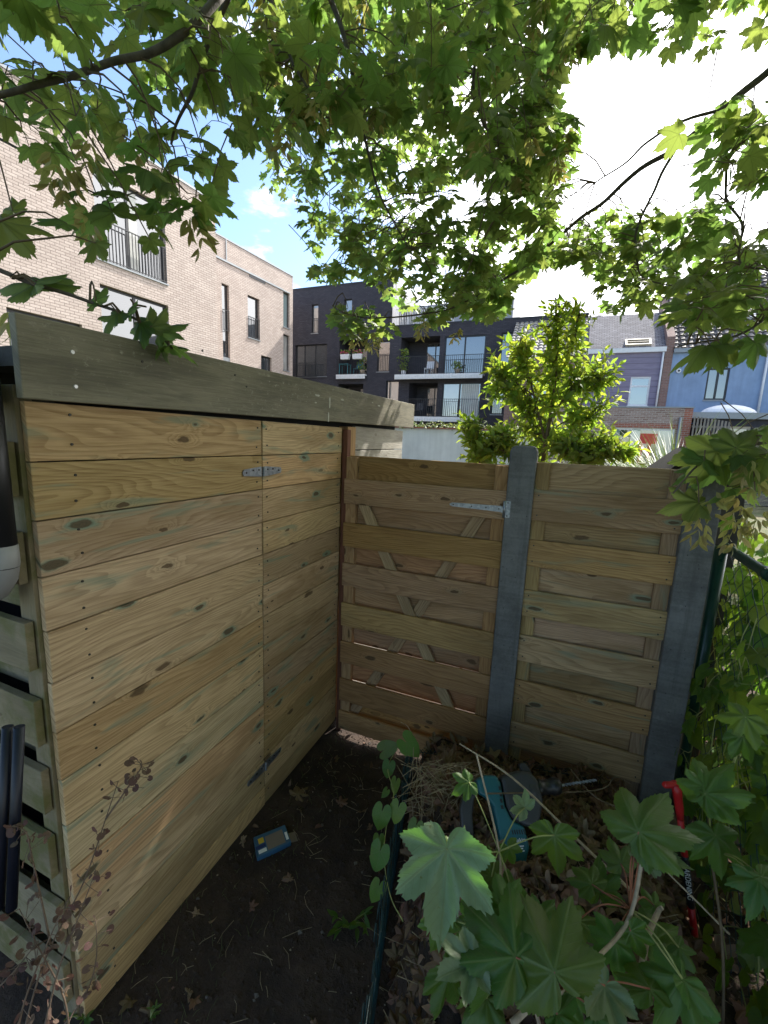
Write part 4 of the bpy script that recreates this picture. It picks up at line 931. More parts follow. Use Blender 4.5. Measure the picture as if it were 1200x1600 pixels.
# ---------------------------------------------------------------- the sycamore overhead
tree = thing('sycamore_tree', 'large sycamore tree with lobed leaves and winged seed clusters hanging overhead', 'tree', (2.9, 2.0, -.1))
m = MB(); m.tube(cr_spline([(2.9, 2.0, -.2), (2.88, 2.02, 1.0), (2.82, 2.0, 2.2), (2.75, 1.95, 3.4), (2.6, 1.9, 4.6), (2.5, 1.8, 6.5)], 5), [.24 - .16 * i / 25 for i in range(26)], 14); m.build('trunk', M['bark'], tree)
BR = []   # (points, r0, r1)
def px3(L): return [at(x, y, d) for x, y, d in L]
BR.append((px3([(345, -10, 1.65), (300, 40, 1.6), (230, 85, 1.55), (160, 105, 1.5), (80, 125, 1.45), (0, 148, 1.4), (-90, 170, 1.4)]), .017, .008))
BR.append((px3([(358, -10, 1.7), (335, 40, 1.75), (313, 100, 1.8), (298, 145, 1.85), (278, 190, 1.9), (268, 225, 1.9)]), .013, .005))
BR.append((px3([(420, -10, 2.2), (440, 50, 2.2), (462, 110, 2.2), (490, 152, 2.2), (505, 190, 2.3)]), .011, .004))
BR.append((px3([(510, -10, 2.1), (535, 50, 2.15), (550, 115, 2.2), (560, 170, 2.3), (575, 235, 2.4), (590, 290, 2.5), (610, 340, 2.6), (640, 390, 2.7)]), .014, .004))
BR.append((px3([(760, -10, 2.6), (748, 60, 2.6), (740, 110, 2.6), (742, 150, 2.65), (760, 200, 2.7), (790, 245, 2.8), (800, 270, 2.8)]), .014, .005))
BR.append((px3([(1270, 45, 2.3), (1200, 110, 2.4), (1140, 160, 2.45), (1100, 195, 2.5), (1050, 235, 2.6), (1000, 265, 2.7), (950, 310, 2.8), (900, 345, 2.9), (850, 390, 3.0), (800, 430, 3.1), (740, 465, 3.2), (680, 488, 3.2), (600, 496, 3.1), (545, 492, 3.05), (520, 478, 3.0)]), .023, .003))
BR.append((px3([(1130, 168, 2.46), (1070, 187, 2.5), (1010, 222, 2.5), (975, 255, 2.5), (930, 285, 2.5)]), .010, .004))
BR.append((px3([(1105, 192, 2.5), (1130, 210, 2.45), (1136, 255, 2.4), (1134, 310, 2.35), (1160, 350, 2.3), (1158, 410, 2.25), (1205, 425, 2.2)]), .010, .004))
BR.append((px3([(1058, 228, 2.58), (1030, 280, 2.6), (1012, 320, 2.6), (992, 370, 2.6), (996, 410, 2.6), (1012, 438, 2.6), (1100, 455, 2.6)]), .010, .003))
BR.append((px3([(930, -20, 2.9), (885, 80, 2.9), (850, 140, 2.95), (800, 200, 3.0)]), .010, .004))
BR.append((px3([(-60, 395, 1.25), (0, 420, 1.25), (60, 448, 1.27), (130, 470, 1.3), (190, 490, 1.32), (240, 520, 1.35), (268, 545, 1.36)]), .008, .003))
BR.append((px3([(1290, 440, 1.9), (1200, 495, 1.9), (1140, 530, 1.9), (1060, 540, 1.9)]), .008, .003))
BR.append((px3([(1290, 640, 1.6), (1200, 688, 1.6), (1140, 700, 1.62), (1090, 725, 1.65), (1050, 770, 1.65)]), .007, .003))
BR.append((px3([(640, -30, 3.6), (670, 60, 3.6), (690, 130, 3.7), (660, 220, 3.9), (690, 330, 4.0)]), .012, .004))
BR.append((px3([(-80, 180, 2.0), (30, 230, 2.0), (110, 280, 2.05), (170, 310, 2.1), (215, 300, 2.1)]), .007, .003))
limb_of = {0: (.2, 1.0, 4.7), 1: (.2, 1.0, 4.7), 2: (.6, 1.6, 5.0), 3: (.6, 1.6, 5.0), 4: (1.2, 2.2, 5.0), 5: None, 9: (1.6, 2.6, 5.2), 13: (1.0, 2.4, 5.6)}
for k, (pts, r0, r1) in enumerate(BR):
    sp = cr_spline(pts, 5); n = len(sp)
    sp = [p + Vector((noise.noise(p * 6) * .012, noise.noise(p * 6 + Vector((7, 0, 0))) * .012, noise.noise(p * 6 + Vector((0, 9, 0))) * .012)) for p in sp]
    m = MB(); m.tube(sp, [r0 + (r1 - r0) * (i / (n - 1)) ** .8 for i in range(n)], 8); m.build('branch', M['bark'], tree)
def limb(pts, r0, r1):
    sp = cr_spline(pts, 5); n = len(sp); m = MB(); m.tube(sp, [r0 + (r1 - r0) * i / (n - 1) for i in range(n)], 9); m.build('limb', M['bark'], tree); return sp
s0 = BR[0][0][0]; s3 = BR[3][0][0]; s4 = BR[4][0][0]; s5 = BR[5][0][0]; s13 = BR[13][0][0]
limb([(2.62, 1.9, 4.4), (1.4, 1.6, 4.9), (.2, 1.2, 4.6), tuple(s0.lerp(BR[1][0][0], .5))], .07, .018); limb([(2.6, 1.9, 4.6), (1.5, 2.0, 5.2), (.6, 1.9, 5.2), tuple(s3)], .06, .014)
limb([(1.5, 2.0, 5.15), (1.0, 2.1, 4.9), tuple(s4)], .03, .014); limb([(2.72, 1.95, 3.7), (2.2, 2.5, 4.1), (1.5, 2.9, 4.2), tuple(s5)], .06, .023); limb([(.9, 1.95, 5.2), (.7, 2.4, 5.5), tuple(s13)], .03, .012)
limb([(.6, 1.9, 5.2), (-.3, 1.7, 4.4), tuple(BR[2][0][0])], .025, .011); limb([(2.2, 2.5, 4.1), (1.8, 2.9, 4.9), tuple(BR[9][0][0])], .02, .010)
limb([(2.72, 1.95, 3.2), (2.0, 1.8, 3.0), tuple(BR[11][0][0])], .03, .008); limb([(2.76, 1.95, 2.6), (1.9, 1.5, 2.5), tuple(BR[12][0][0])], .03, .007)
limb([(1.4, 1.6, 4.9), (-.4, .5, 4.9), (-2.2, .2, 4.1), (-2.3, .5, 3.0), tuple(BR[10][0][0])], .05, .008); limb([(-2.2, .2, 4.1), (-2.4, .7, 3.6), tuple(BR[14][0][0])], .02, .007)

def inpoly(x, y, P):
    c = False; j = len(P) - 1
    for i in range(len(P)):
        if (P[i][1] > y) != (P[j][1] > y) and x < (P[j][0] - P[i][0]) * (y - P[i][1]) / (P[j][1] - P[i][1]) + P[i][0]: c = not c
        j = i
    return c
# where the crown shows from the path: (outline, clusters, nearest, farthest, leaf size)
REG = [
    ([(330, -60), (900, -60), (905, 60), (830, 110), (850, 200), (810, 280), (700, 230), (560, 200), (440, 190), (380, 140)], 165, 1.8, 3.6, .125),
    ([(820, 40), (905, 50), (885, 110), (862, 150), (895, 195), (880, 240), (800, 260), (770, 150)], 34, 2.4, 3.6, .12),
    ([(480, -60), (900, -60), (880, 90), (840, 240), (760, 270), (640, 290), (520, 250)], 95, 2.6, 4.2, .125),
    ([(415, 210), (620, 180), (760, 250), (800, 330), (770, 430), (700, 470), (640, 440), (570, 400), (500, 370), (470, 320), (420, 290)], 105, 2.4, 4.4, .11),
    ([(470, 320), (640, 340), (760, 400), (850, 400), (820, 440), (760, 475), (690, 505), (620, 470), (560, 430), (500, 410)], 52, 2.6, 4.4, .115),
    ([(500, 400), (545, 400), (540, 440), (495, 440)], 6, 2.8, 3.4, .10),
    ([(515, 475), (610, 475), (605, 520), (520, 520)], 8, 2.9, 3.2, .12),
    ([(640, 450), (800, 430), (790, 490), (650, 505)], 20, 3.0, 3.6, .11),
    ([(760, 260), (870, 230), (900, 320), (960, 330), (900, 390), (830, 400), (780, 360)], 34, 2.5, 3.6, .12),
    ([(900, 320), (1040, 330), (1050, 420), (1050, 470), (960, 470), (930, 410), (880, 395)], 40, 2.5, 3.4, .12),
    ([(1040, 330), (1200, 300), (1230, 470), (1180, 500), (1080, 480), (1040, 450)], 34, 2.1, 3.0, .125),
    ([(1090, 190), (1160, 170), (1230, 160), (1230, 300), (1150, 290), (1110, 250)], 17, 1.9, 2.6, .13),
    ([(1070, 460), (1200, 450), (1230, 490), (1130, 500), (1070, 495)], 8, 1.7, 2.2, .125),
    ([(880, -60), (1230, -60), (1230, 60), (1150, 65), (1080, 60), (960, 55), (900, 70)], 36, 2.0, 3.6, .13),
    ([(-60, -60), (130, -60), (110, 30), (-60, 50)], 9, 1.3, 2.2, .13),
    ([(120, -60), (350, -60), (330, 90), (200, 80), (140, 30)], 16, 1.4, 2.4, .13),
    ([(-60, 70), (130, 90), (150, 180), (20, 220), (-60, 220)], 8, 1.25, 2.0, .13),
    ([(120, 120), (230, 120), (320, 200), (330, 260), (250, 275), (150, 220), (100, 170)], 7, 1.4, 2.2, .125),
    ([(230, 60), (400, 80), (440, 200), (390, 205), (310, 200), (240, 160)], 16, 1.6, 2.6, .125),
    ([(60, 230), (200, 290), (310, 290), (320, 350), (250, 340), (180, 320), (90, 290)], 4, 1.4, 2.0, .12),
    ([(1110, 680), (1230, 650), (1230, 800), (1150, 800), (1110, 740)], 9, 1.5, 2.3, .12),
]
inst = []; sam = []; twigs = MB(); brpts = [p for pts, _, _ in BR for p in cr_spline(pts, 6)]
def attach_twig(c):
    q = min(brpts, key=lambda p: (p - c).length_squared + 6 * max(0, c.z - p.z) ** 2)
    if (q - c).length < .42 and q.z > c.z - .2:
        mid = q.lerp(c, .5) + Vector((random.uniform(-.05, .05), random.uniform(-.05, .05), random.uniform(0, .08)))
        twigs.tube([q, q.lerp(mid, .5) + Vector((0, 0, .02)), mid, mid.lerp(c, .5) + Vector((0, 0, .015)), c], [.004, .0036, .003, .0026, .002], 5, cap=False)
    else:
        a = c + Vector((random.uniform(-.2, .2), random.uniform(-.2, .2), random.uniform(.1, .3)))
        twigs.tube([a, a.lerp(c, .5) + Vector((0, 0, .02)), c], [.003, .0025, .002], 5, cap=False)
def leaf_at(p, out, size, tpl, pet=True, flat=.55):
    dr = Vector((out.x, out.y, out.z * .4 - random.uniform(.0, .55))).normalized(); nz = Vector((random.gauss(0, flat), random.gauss(0, flat), 1.0))
    L = size * random.uniform(.45, 1.0); b = p + (dr + Vector((0, 0, random.uniform(.0, .5)))).normalized() * L
    X, Y, Z = frame(dr, nz); inst.append((tpl, b, X, Y, Z, size * random.uniform(.48, 1.05) * .95, random.random()))
    if pet: twigs.tube([p, p.lerp(b, .5) + Vector((0, 0, .012)), b], [.0015, .0013, .0011], 4, cap=False)
def cluster(c, size, n, tpls, pet=True):
    a0 = random.uniform(0, 6.28)
    for k in range(n):
        a = a0 + k * 2.4 + random.uniform(-.5, .5); o = Vector((math.cos(a), math.sin(a), random.uniform(-.6, .4)))
        leaf_at(c + Vector((0, 0, -.02 * (k // 2))), o, size, random.choice(tpls), pet)
samc = []
for P, n, d0, d1, sz in REG:
    xs = [p[0] for p in P]; ys = [p[1] for p in P]; k = 0
    while k < n * 1.3:
        x = random.uniform(min(xs), max(xs)); y = random.uniform(min(ys), max(ys))
        if not inpoly(x, y, P): continue
        d = d0 + (d1 - d0) * random.random(); c = at(x, y, d); k += 1
        attach_twig(c); near = d < 2.3
        cluster(c, sz * (.94 if near else .76), random.randint(4, 7) if not near else random.randint(2, 4), T_MID if d < 2.9 else T_FAR, d < 3.0)
        if random.random() < .30: samc.append((c, d))
# hand placed leaves hanging in front of the brick building: (base px, tip px, depth)
for bx_, by_, tx, ty, d in [(105, 350, 62, 320, 1.3), (150, 380, 125, 400, 1.35), (305, 340, 310, 368, 1.6), (235, 375, 250, 402, 1.5), (330, 290, 330, 325, 1.7), (60, 440, 30, 400, 1.28), (55, 446, 80, 408, 1.26), (0, 345, 35, 370, 1.3), (150, 470, 140, 445, 1.3), (200, 492, 200, 465, 1.3), (235, 512, 225, 470, 1.33), (250, 520, 275, 490, 1.35), (265, 540, 300, 540, 1.36), (185, 490, 150, 505, 1.3), (220, 505, 190, 530, 1.33), (255, 530, 240, 545, 1.36), (20, 330, 10, 300, 1.4), (175, 330, 140, 300, 1.5),
                            (1110, 540, 1072, 556, 1.75), (1130, 540, 1148, 575, 1.75), (1180, 535, 1192, 570, 1.7), (1092, 785, 1045, 785, 1.62), (1120, 705, 1090, 760, 1.6), (1150, 700, 1190, 660, 1.55), (1170, 720, 1195, 770, 1.6), (1100, 720, 1110, 690, 1.6), (1138, 538, 1108, 572, 1.75)]:
    b = at(bx_, by_, d); t = at(tx, ty, d + random.uniform(-.05, .05)); dr = t - b; L = dr.length
    X, Y, Z = frame(dr, Vector((random.uniform(-.4, .4), random.uniform(-.9, -.3), .7))); inst.append((random.choice(T_HI), b, X, Y, Z, L, random.random()))
    attach_twig(b)
# unseen crown beyond the frame, over and beside the viewer, added for its shade
k = 0; tries = 0
def vis(p):
    v = RM.transposed() @ (p - CAM)
    if v.z > -.15: return False
    x = 600 + FPX * v.x / -v.z; y = 800 - FPX * v.y / -v.z; mg = .5 * FPX / -v.z; return -mg < x < 1200 + mg and -mg < y < 1600 + mg
while k < 1150 and tries < 90000:
    tries += 1
    p = Vector((random.uniform(-3.4, 6.0), random.uniform(-3.2, 5.4), random.uniform(1.9, 7.0)))
    e = ((p.x - 1.3) / 4.8) ** 2 + ((p.y - 1.2) / 4.2) ** 2 + ((p.z - (4.8 if p.y > -.8 else 4.2)) / (2.6 if p.y > -.8 else 3.2)) ** 2  # hangs lower behind the camera to cut light on the shed wall
    if e > 1 or vis(p) or (p - CAM).length < 1.1: continue
    k += 1; cluster(p, .21, 6, T_FAR, False)
# unseen leaf clusters added along sun rays to shade wall, path and fascia
k = 0; tries = 0
while k < 300 and tries < 40000:
    tries += 1
    w = random.random()
    q = Vector((-1.29, random.uniform(.5, 2.5), random.uniform(.1, 2.3))) if w < .6 else (Vector((random.uniform(-1.29, .75), random.uniform(.3, 2.3), .2)) if w < .85 else Vector((-1.28, random.uniform(2.4, 3.8), random.uniform(1.95, 2.25))))
    p = q + SUN * random.uniform(3.0, 13.0)
    if p.z < 3.2 or p.z > 9.8 or vis(p): continue
    k += 1; cluster(p, .21, 6, T_FAR, False)
from mathutils.bvhtree import BVHTree
def bvh_of(L):
    vs = []; fs = []; b = 0
    for t, o, X, Y, Z, s_, rn_ in L:
        V_ = t.v @ (np.array([X, Y, Z]) * s_) + np.array(o); vs.extend(map(tuple, V_)); fs.extend(tuple(b + i for i in f) for f in t.f); b += len(V_)
    return BVHTree.FromPolygons(vs, fs)
start = 0
for rnd in range(6):
    bv = bvh_of(inst[start:]) if rnd else bvh_of(inst); start = len(inst)
    S1, S2, _z = frame(SUN.orthogonal(), SUN)
    pts = [Vector((-1.288, .5 + .05 * i, .03 + .05 * j)) for i in range(40) for j in range(45)] + [Vector((-1.28 + .06 * i, .4 + .06 * j, .0)) for i in range(34) for j in range(33)] + [Vector((-.5 + .06 * i, .6 + .06 * j, .6)) for i in range(20) for j in range(26)] + [Vector((-1.7 + .06 * i, .75, .1 + .06 * j)) for i in range(12) for j in range(18)]
    if rnd == 0: open_pts = pts
    nxt = []
    for q in open_pts:
        if bv.ray_cast(q, SUN, 40)[0] is not None: continue
        zg = q.z + (2.44 - q.y) * SUN.z / SUN.y
        if -.05 < zg < 1.68 and -1.26 < q.x < .7: continue
        nxt.append(q)
        if random.random() < .3:
            for _ in range(30):
                p = q + SUN * random.uniform(3.0, 13.0)
                if p.z > 3.2 and p.z < 10.2 and not vis(p):
                    dr = Vector((random.uniform(-1, 1), random.uniform(-1, 1), -.2)); X, Y, Z = frame(dr, SUN + Vector((random.gauss(0, .25), random.gauss(0, .25), .3))); inst.append((random.choice(T_FAR), p - Y * .07, X, Y, Z, random.uniform(.13, .18), random.random())); break
            else:
                for _ in range(30):
                    p = q + SUN * random.uniform(2.4, 4.8); v_ = RM.transposed() @ (p - CAM)
                    if any(inpoly(600 - FPX * v_.x / v_.z, 800 + FPX * v_.y / v_.z, P_[0]) for P_ in REG[:14]):
                        dr = Vector((random.uniform(-1, 1), random.uniform(-1, 1), -.2)); X, Y, Z = frame(dr, SUN + Vector((random.gauss(0, .3), random.gauss(0, .3), .4))); inst.append((random.choice(T_MID), p - Y * .05, X, Y, Z, random.uniform(.085, .115), random.random())); break
    open_pts = nxt
fol = scatter('foliage', inst, M['leaf'], tree)  # seen crown together with the leaves added to block the sun
twigs.build('twigs', M['twig'], tree)
def samara_mesh(seed):
    r = random.Random(seed); L = []; st = MB()
    st.tube([(0, 0, 0), (.004, 0, -.05), (0, .003, -.11)], [.0014, .0013, .001], 4)
    for i in range(13):
        a = r.uniform(0, 6.28); zz2 = -.03 - .085 * i / 12; o = Vector((math.cos(a) * .018, math.sin(a) * .018, zz2))
        st.tube([(0, 0, zz2 + .012), tuple(o)], .0008, 3)
        for s in (-1, 1):
            d = Vector((math.cos(a + s * .7), math.sin(a + s * .7), -1.1 + r.uniform(-.3, .3))); X, Y, Z = frame(d, (r.uniform(-1, 1), r.uniform(-1, 1), r.uniform(-.2, .5)))
            L.append((T_SAM[i % 3], o, X, Y, Z, r.uniform(.036, .048), r.random()))
    return L
rnd_s = [samara_mesh(s) for s in range(3)]; protos = []
for k, L in enumerate(rnd_s):
    o = scatter('seed_cluster', L, M['samara']); o.parent = tree; protos.append(o)
extra = [(at(x, y, d), d) for x, y, d in [(95, 225, 1.4), (105, 240, 1.4), (140, 195, 1.45), (205, 190, 1.5), (145, 320, 1.45), (290, 310, 1.6), (560, 505, 3.0), (575, 510, 3.0), (590, 515, 3.0), (660, 490, 3.1), (715, 505, 3.2), (1110, 750, 1.6), (1100, 790, 1.62), (1165, 760, 1.6), (1190, 780, 1.55), (1150, 800, 1.65), (1180, 700, 1.5), (20, 465, 1.26)]]
for k, (c, d) in enumerate((extra + samc)[:96]):
    o = protos[k] if k < 3 else protos[k % 3].copy()
    if k >= 3: col.objects.link(o); o.parent = tree
    o.location = c - WORLD[tree.name]; o.rotation_euler = (random.uniform(-.3, .3), random.uniform(-.3, .3), random.uniform(0, 6)); s = random.uniform(1.0, 1.4); o.scale = (s, s, s)

# ---------------------------------------------------------------- laurel shrubs behind the fence
T_LAU = [ellip(.36, 5, .35, .16, k) for k in range(5)]
def shrub(name, label, base, stems, blobs, leaf=.095, n=900, group=None, mat='laurel'):
    t = thing(name, label, 'shrub', base, group); base = Vector(base)
    for pts, r in stems:
        sp = cr_spline(pts, 5); m = MB(); m.tube(sp, [r * (1 - .75 * i / (len(sp) - 1)) for i in range(len(sp))], 7); m.build('stem', M['twig'], t)
    ip = []; tw = MB(); spts = [p for pts, _ in stems for p in cr_spline(pts, 5)]; tot = sum(b[1] ** 1.5 for b in blobs)
    for c, r in blobs:
        c = Vector(c); ns = max(4, int(n * r ** 1.5 / tot / 8))
        for _ in range(ns):
            dv3 = Vector((random.gauss(0, 1), random.gauss(0, 1), random.gauss(0, 1))).normalized(); e = c + dv3 * r * random.uniform(.45, 1.0) ** .6
            q = min(spts, key=lambda p: (p - e).length_squared); sdir = (e - q).normalized(); sdir = (sdir + Vector((0, 0, .40)) + dv3 * .6).normalized()
            st = e - sdir * random.uniform(.12, .2)
            tw.tube([q, q.lerp(st, .6) + Vector((0, 0, -.01)), st, e], [.004, .003, .0025, .0018], 4, cap=False)
            a = random.uniform(0, 6)
            for k in range(8):
                f = k / 7; p = st.lerp(e, f); a += 2.4; o = sdir.orthogonal().normalized(); o2 = sdir.cross(o)
                d = (o * math.cos(a) + o2 * math.sin(a)) * (1.0 - .45 * f) + sdir * (.35 + .8 * f); X, Y, Z = frame(d, sdir + Vector((0, 0, .3)))
                ip.append((random.choice(T_LAU), p, X, Y, Z, leaf * random.uniform(.65, 1.15) * (1 - .25 * f), random.random()))
    scatter('foliage', ip, M[mat], t); tw.build('twigs', M['twig'], t); return t
Y0 = 3.6
def sp_(px, py, y=Y0): return tuple(on_y(px, py, y))
b0 = on_y(848, 722, Y0); b0.z = -.1
stm = [([(b0.x - .02, Y0, -.1), (b0.x - .02, Y0, 1.0), sp_(848, 722), sp_(860, 650), sp_(868, 590), sp_(870, 520), sp_(868, 465)], .022), ([sp_(852, 690), sp_(835, 620), sp_(820, 560), sp_(815, 520)], .011), ([sp_(860, 655), sp_(890, 610), sp_(915, 580)], .010), ([sp_(866, 600), sp_(895, 540), sp_(905, 480)], .009), ([sp_(855, 680), sp_(880, 660), sp_(915, 650)], .008), ([sp_(862, 640), sp_(810, 600), sp_(780, 580)], .008)]
def bl(px, py, r, y=Y0, dy=.0): return (tuple(on_y(px, py, y + dy)), r)
shrub('laurel_shrub', 'tall leafy green laurel shrub rising behind the middle concrete post', (b0.x, Y0, -.1), stm,
      [bl(860, 500, .10), bl(895, 510, .16), bl(840, 545, .22), bl(880, 560, .25), bl(800, 560, .18), bl(790, 600, .16), bl(840, 610, .26, dy=.1), bl(890, 620, .22, dy=-.1), bl(930, 580, .16), bl(945, 610, .13), bl(820, 660, .2, dy=.1), bl(870, 670, .16, dy=.15), bl(925, 645, .13), bl(860, 475, .05), bl(900, 480, .06), bl(775, 575, .10), bl(770, 615, .10), bl(955, 585, .10), bl(800, 640, .14), bl(905, 690, .16), bl(850, 700, .14, dy=.2)], .09, 2600)
b1 = on_y(745, 720, 3.3)
shrub('laurel_bush', 'low bright green laurel bush in front of the white wall left of the middle post', (b1.x, 3.3, -.1), [([(b1.x, 3.3, -.1), (b1.x, 3.3, 1.2), sp_(750, 715, 3.3), sp_(740, 660, 3.3)], .012), ([sp_(755, 715, 3.3), sp_(775, 690, 3.3), sp_(785, 665, 3.3)], .008)],
      [bl(735, 670, .10, 3.3), bl(745, 700, .15, 3.3), bl(775, 700, .14, 3.3), bl(785, 675, .10, 3.3), bl(722, 655, .05, 3.3), bl(800, 690, .12, 3.3), bl(815, 710, .10, 3.3)], .085, 1000, 'low laurel bushes')
b2 = on_y(930, 722, 3.4)
shrub('laurel_bush', 'low bright green laurel bush right of the middle post in front of the brick extension', (b2.x, 3.4, -.1), [([(b2.x, 3.4, -.1), (b2.x, 3.4, 1.2), sp_(925, 715, 3.4), sp_(925, 680, 3.4)], .012), ([sp_(930, 715, 3.4), sp_(950, 700, 3.4), sp_(965, 690, 3.4)], .008), ([sp_(915, 715, 3.4), sp_(895, 700, 3.4), sp_(885, 690, 3.4)], .008)],
      [bl(900, 705, .11, 3.4), bl(930, 700, .13, 3.4), bl(960, 700, .10, 3.4), bl(880, 700, .08, 3.4), bl(945, 682, .07, 3.4), bl(985, 710, .08, 3.4), bl(870, 690, .1, 3.4)], .085, 950, 'low laurel bushes')
# dry creeper on the white wall
t = thing('wall_creeper', 'dry yellowish creeper lying along the top of the white wall', 'creeper', (-2.2, 8.1, 2.2)); ip = []
for k in range(900):
    p = Vector((random.uniform(-4.5, -.5), 8.08 + random.uniform(-.16, .16), 2.20 + abs(random.gauss(0, .05)))); X, Y, Z = frame((random.uniform(-1, 1), random.uniform(-1, .6), random.uniform(-.6, .6)), (random.uniform(-.5, .5), random.uniform(-.5, .5), 1))
    ip.append((T_LAU[k % 5], p, X, Y, Z, random.uniform(.05, .10), random.random()))
scatter('foliage', ip, M['grass'], t)
# ornamental grass clumps
T_BL = [ellip(.0065, 7, 1.1, .0, k) for k in range(5)]
def grass(x, y, z, h, n, spread, label, plume=False):
    t = thing('ornamental_grass', label, 'grass', (x, y, z), 'ornamental grasses near the brick extension'); ip = []
    for k in range(n):
        a = random.uniform(0, 6.28); ln = random.uniform(.1, 1) * spread; d = Vector((math.cos(a) * ln, math.sin(a) * ln, 1.0)); X, Y, Z = frame(d, Vector((-math.cos(a), -math.sin(a), ln)))
        Z2 = -Z if Z.dot(Vector((math.cos(a), math.sin(a), 0))) < 0 else Z
        ip.append((T_BL[k % 5], Vector((x + random.gauss(0, .08), y + random.gauss(0, .08), z)), X, Y, Z, h * random.uniform(.6, 1.1), random.random()))
    scatter('blades', ip, M['grass'], t)
grass(1.25, 9.0, .35, 1.65, 900, .55, 'clump of pale green arching grass in front of the white framed window')
grass(1.95, 9.3, .45, 2.1, 1100, .42, 'tallest clump of pale green grass in front of the slatted screen', True)
grass(1.65, 8.3, .3, 1.6, 800, .6, 'low yellowish grass clump in front of the two taller grasses')
# neighbour's vines behind and on the chain-link
T_V = [lobed(VINE, 6, k + 60, .2, .08, .04, (.5,)) for k in range(5)]; T_H = [lobed(HEART, 8, k + 80, .2, .02, .0, (.4, .75), .1) for k in range(4)]
def climber(label, zone, n, sz, tpls, mat='vine'):
    t = thing('climbing_plant', label, 'climbing plant', (zone[0], zone[2], 0)); ip = []; m = MB()
    for s in range(max(3, n // 16)):
        p = Vector((random.uniform(zone[0], zone[1]), random.uniform(zone[2], zone[3]), zone[4])); pts = [p.copy()]
        for q in range(9):
            p = p + Vector((random.gauss(0, .03), random.gauss(0, .06), (zone[5] - zone[4]) / 9 * random.uniform(.5, 1.1))); p.x = min(zone[1], max(zone[0], p.x)); pts.append(p.copy())
        sp = cr_spline(pts, 3); m.tube(sp, .0022, 5, cap=False)
        for q in range(16):
            b = random.choice(sp); d = Vector((random.uniform(-1, .6), random.uniform(-1, 1), random.uniform(-.9, .4))); pt = b + d.normalized() * random.uniform(.03, .08)
            X, Y, Z = frame(Vector((d.x * .4, d.y, -.8 + random.uniform(-.3, .6))), Vector((random.uniform(-1.2, -.1), random.uniform(-.6, .5), random.uniform(.3, 1))))
            ip.append((random.choice(tpls), pt, X, Y, Z, sz * random.uniform(.55, 1.1), random.random())); m.tube([b, pt], .0011, 4, cap=False)
    scatter('foliage', ip, M[mat], t); m.build('stems', M['greenstem'], t)
climber('broad leaved green climber growing over the chain-link mesh', (FX - .05, FX + .06, .7, 2.45, .1, 1.5), 330, .085, T_H + T_V)
climber('sunlit light green vine hanging behind the chain-link mesh', (.86, 1.5, 2.0, 3.6, .1, 1.75), 760, .085, T_V)
# ---------------------------------------------------------------- hammer drill on the heap
def lettering(name, text, size, o, ex, ey, en, mat, parent, ext=.0006):
    cu = bpy.data.curves.new(name, 'FONT'); cu.body = text; cu.size = size; cu.extrude = ext; cu.align_x = 'CENTER'; cu.align_y = 'CENTER'
    ob = bpy.data.objects.new(name, cu); col.objects.link(ob); dg = bpy.context.evaluated_depsgraph_get(); me = bpy.data.meshes.new_from_object(ob.evaluated_get(dg)); col.objects.unlink(ob); bpy.data.objects.remove(ob)
    X = Vector(ex).normalized(); Y = Vector(ey).normalized(); Z = X.cross(Y); R3 = Matrix((X, Y, Z)).transposed(); off = WORLD[parent.name]
    me.transform(Matrix.Translation(Vector(o) - off) @ R3.to_4x4()); me.materials.clear(); me.materials.append(mat)
    t = bpy.data.objects.new(name, me); col.objects.link(t); t.parent = parent; WORLD[t.name] = off.copy(); return t
DO = at(795, 1250, 1.68); DX = (RX + RY * .02).normalized(); DY = (RY * .86 - RZ * .51).normalized(); DN = DX.cross(DY)
DS = 1.68 / FPX / 3.75
drill = thing('hammer_drill', 'teal and charcoal cordless hammer drill lying on the compost heap with a long bit', 'drill', DO)
def dp2(cx_, cy_): return ((cx_ - 431) * DS, -(cy_ - 375) * DS / .86)
def dprism(name, pts, t0, t1, mat, parent, bev=.006):
    m = MB(); m.prism([dp2(*p) for p in pts], DO + DN * t0, DX, DY, DN * (t1 - t0)); return m.build(name, M[mat], parent, bev, 3)
body = dprism('body', [(245, 285), (300, 266), (365, 268), (386, 300), (395, 400), (425, 455), (490, 480), (503, 560), (470, 620), (430, 640), (420, 700), (305, 690), (302, 600), (318, 560), (345, 520), (328, 400), (300, 368), (252, 345)], -.038, .036, 'teal', drill, .010)
dprism('gear_case', [(384, 278), (440, 262), (510, 250), (560, 255), (606, 290), (618, 375), (592, 440), (560, 492), (492, 478), (428, 453), (402, 398), (393, 300)], -.042, .040, 'toolgrey', drill, .014)
dprism('rear_handle', [(246, 290), (252, 345), (225, 372), (208, 430), (208, 520), (238, 575), (304, 604), (304, 650), (216, 624), (160, 560), (136, 480), (138, 400), (178, 325)], -.020, .018, 'toolgrey', drill, .009)
dprism('battery', [(312, 655), (424, 662), (495, 640), (512, 705), (440, 775), (318, 750)], -.040, .038, 'black', drill, .008)
m = MB(); m.prism([dp2(*p) for p in [(305, 585), (372, 575), (420, 612), (440, 690), (428, 694), (408, 622), (368, 590), (310, 598)]], DO + DN * .0365, DX, DY, DN * .003); m.build('trim', M['black'], body, .001)
m = MB()
for k in range(6):
    x = 412 + k * 13; m.prism([dp2(x, 492), dp2(x + 6, 490), dp2(x + 10, 508), dp2(x + 4, 510)], DO + DN * .036, DX, DY, DN * .0012)
for k in range(4): m.prism([dp2(366, 315 + k * 26), dp2(380, 314 + k * 26), dp2(384, 330 + k * 26), dp2(370, 331 + k * 26)], DO + DN * .036, DX, DY, DN * .0012)
m.build('vents', M['black'], body)
def dv3(cx_, cy_, t=0): x, y = dp2(cx_, cy_); return DO + DX * x + DY * y + DN * t
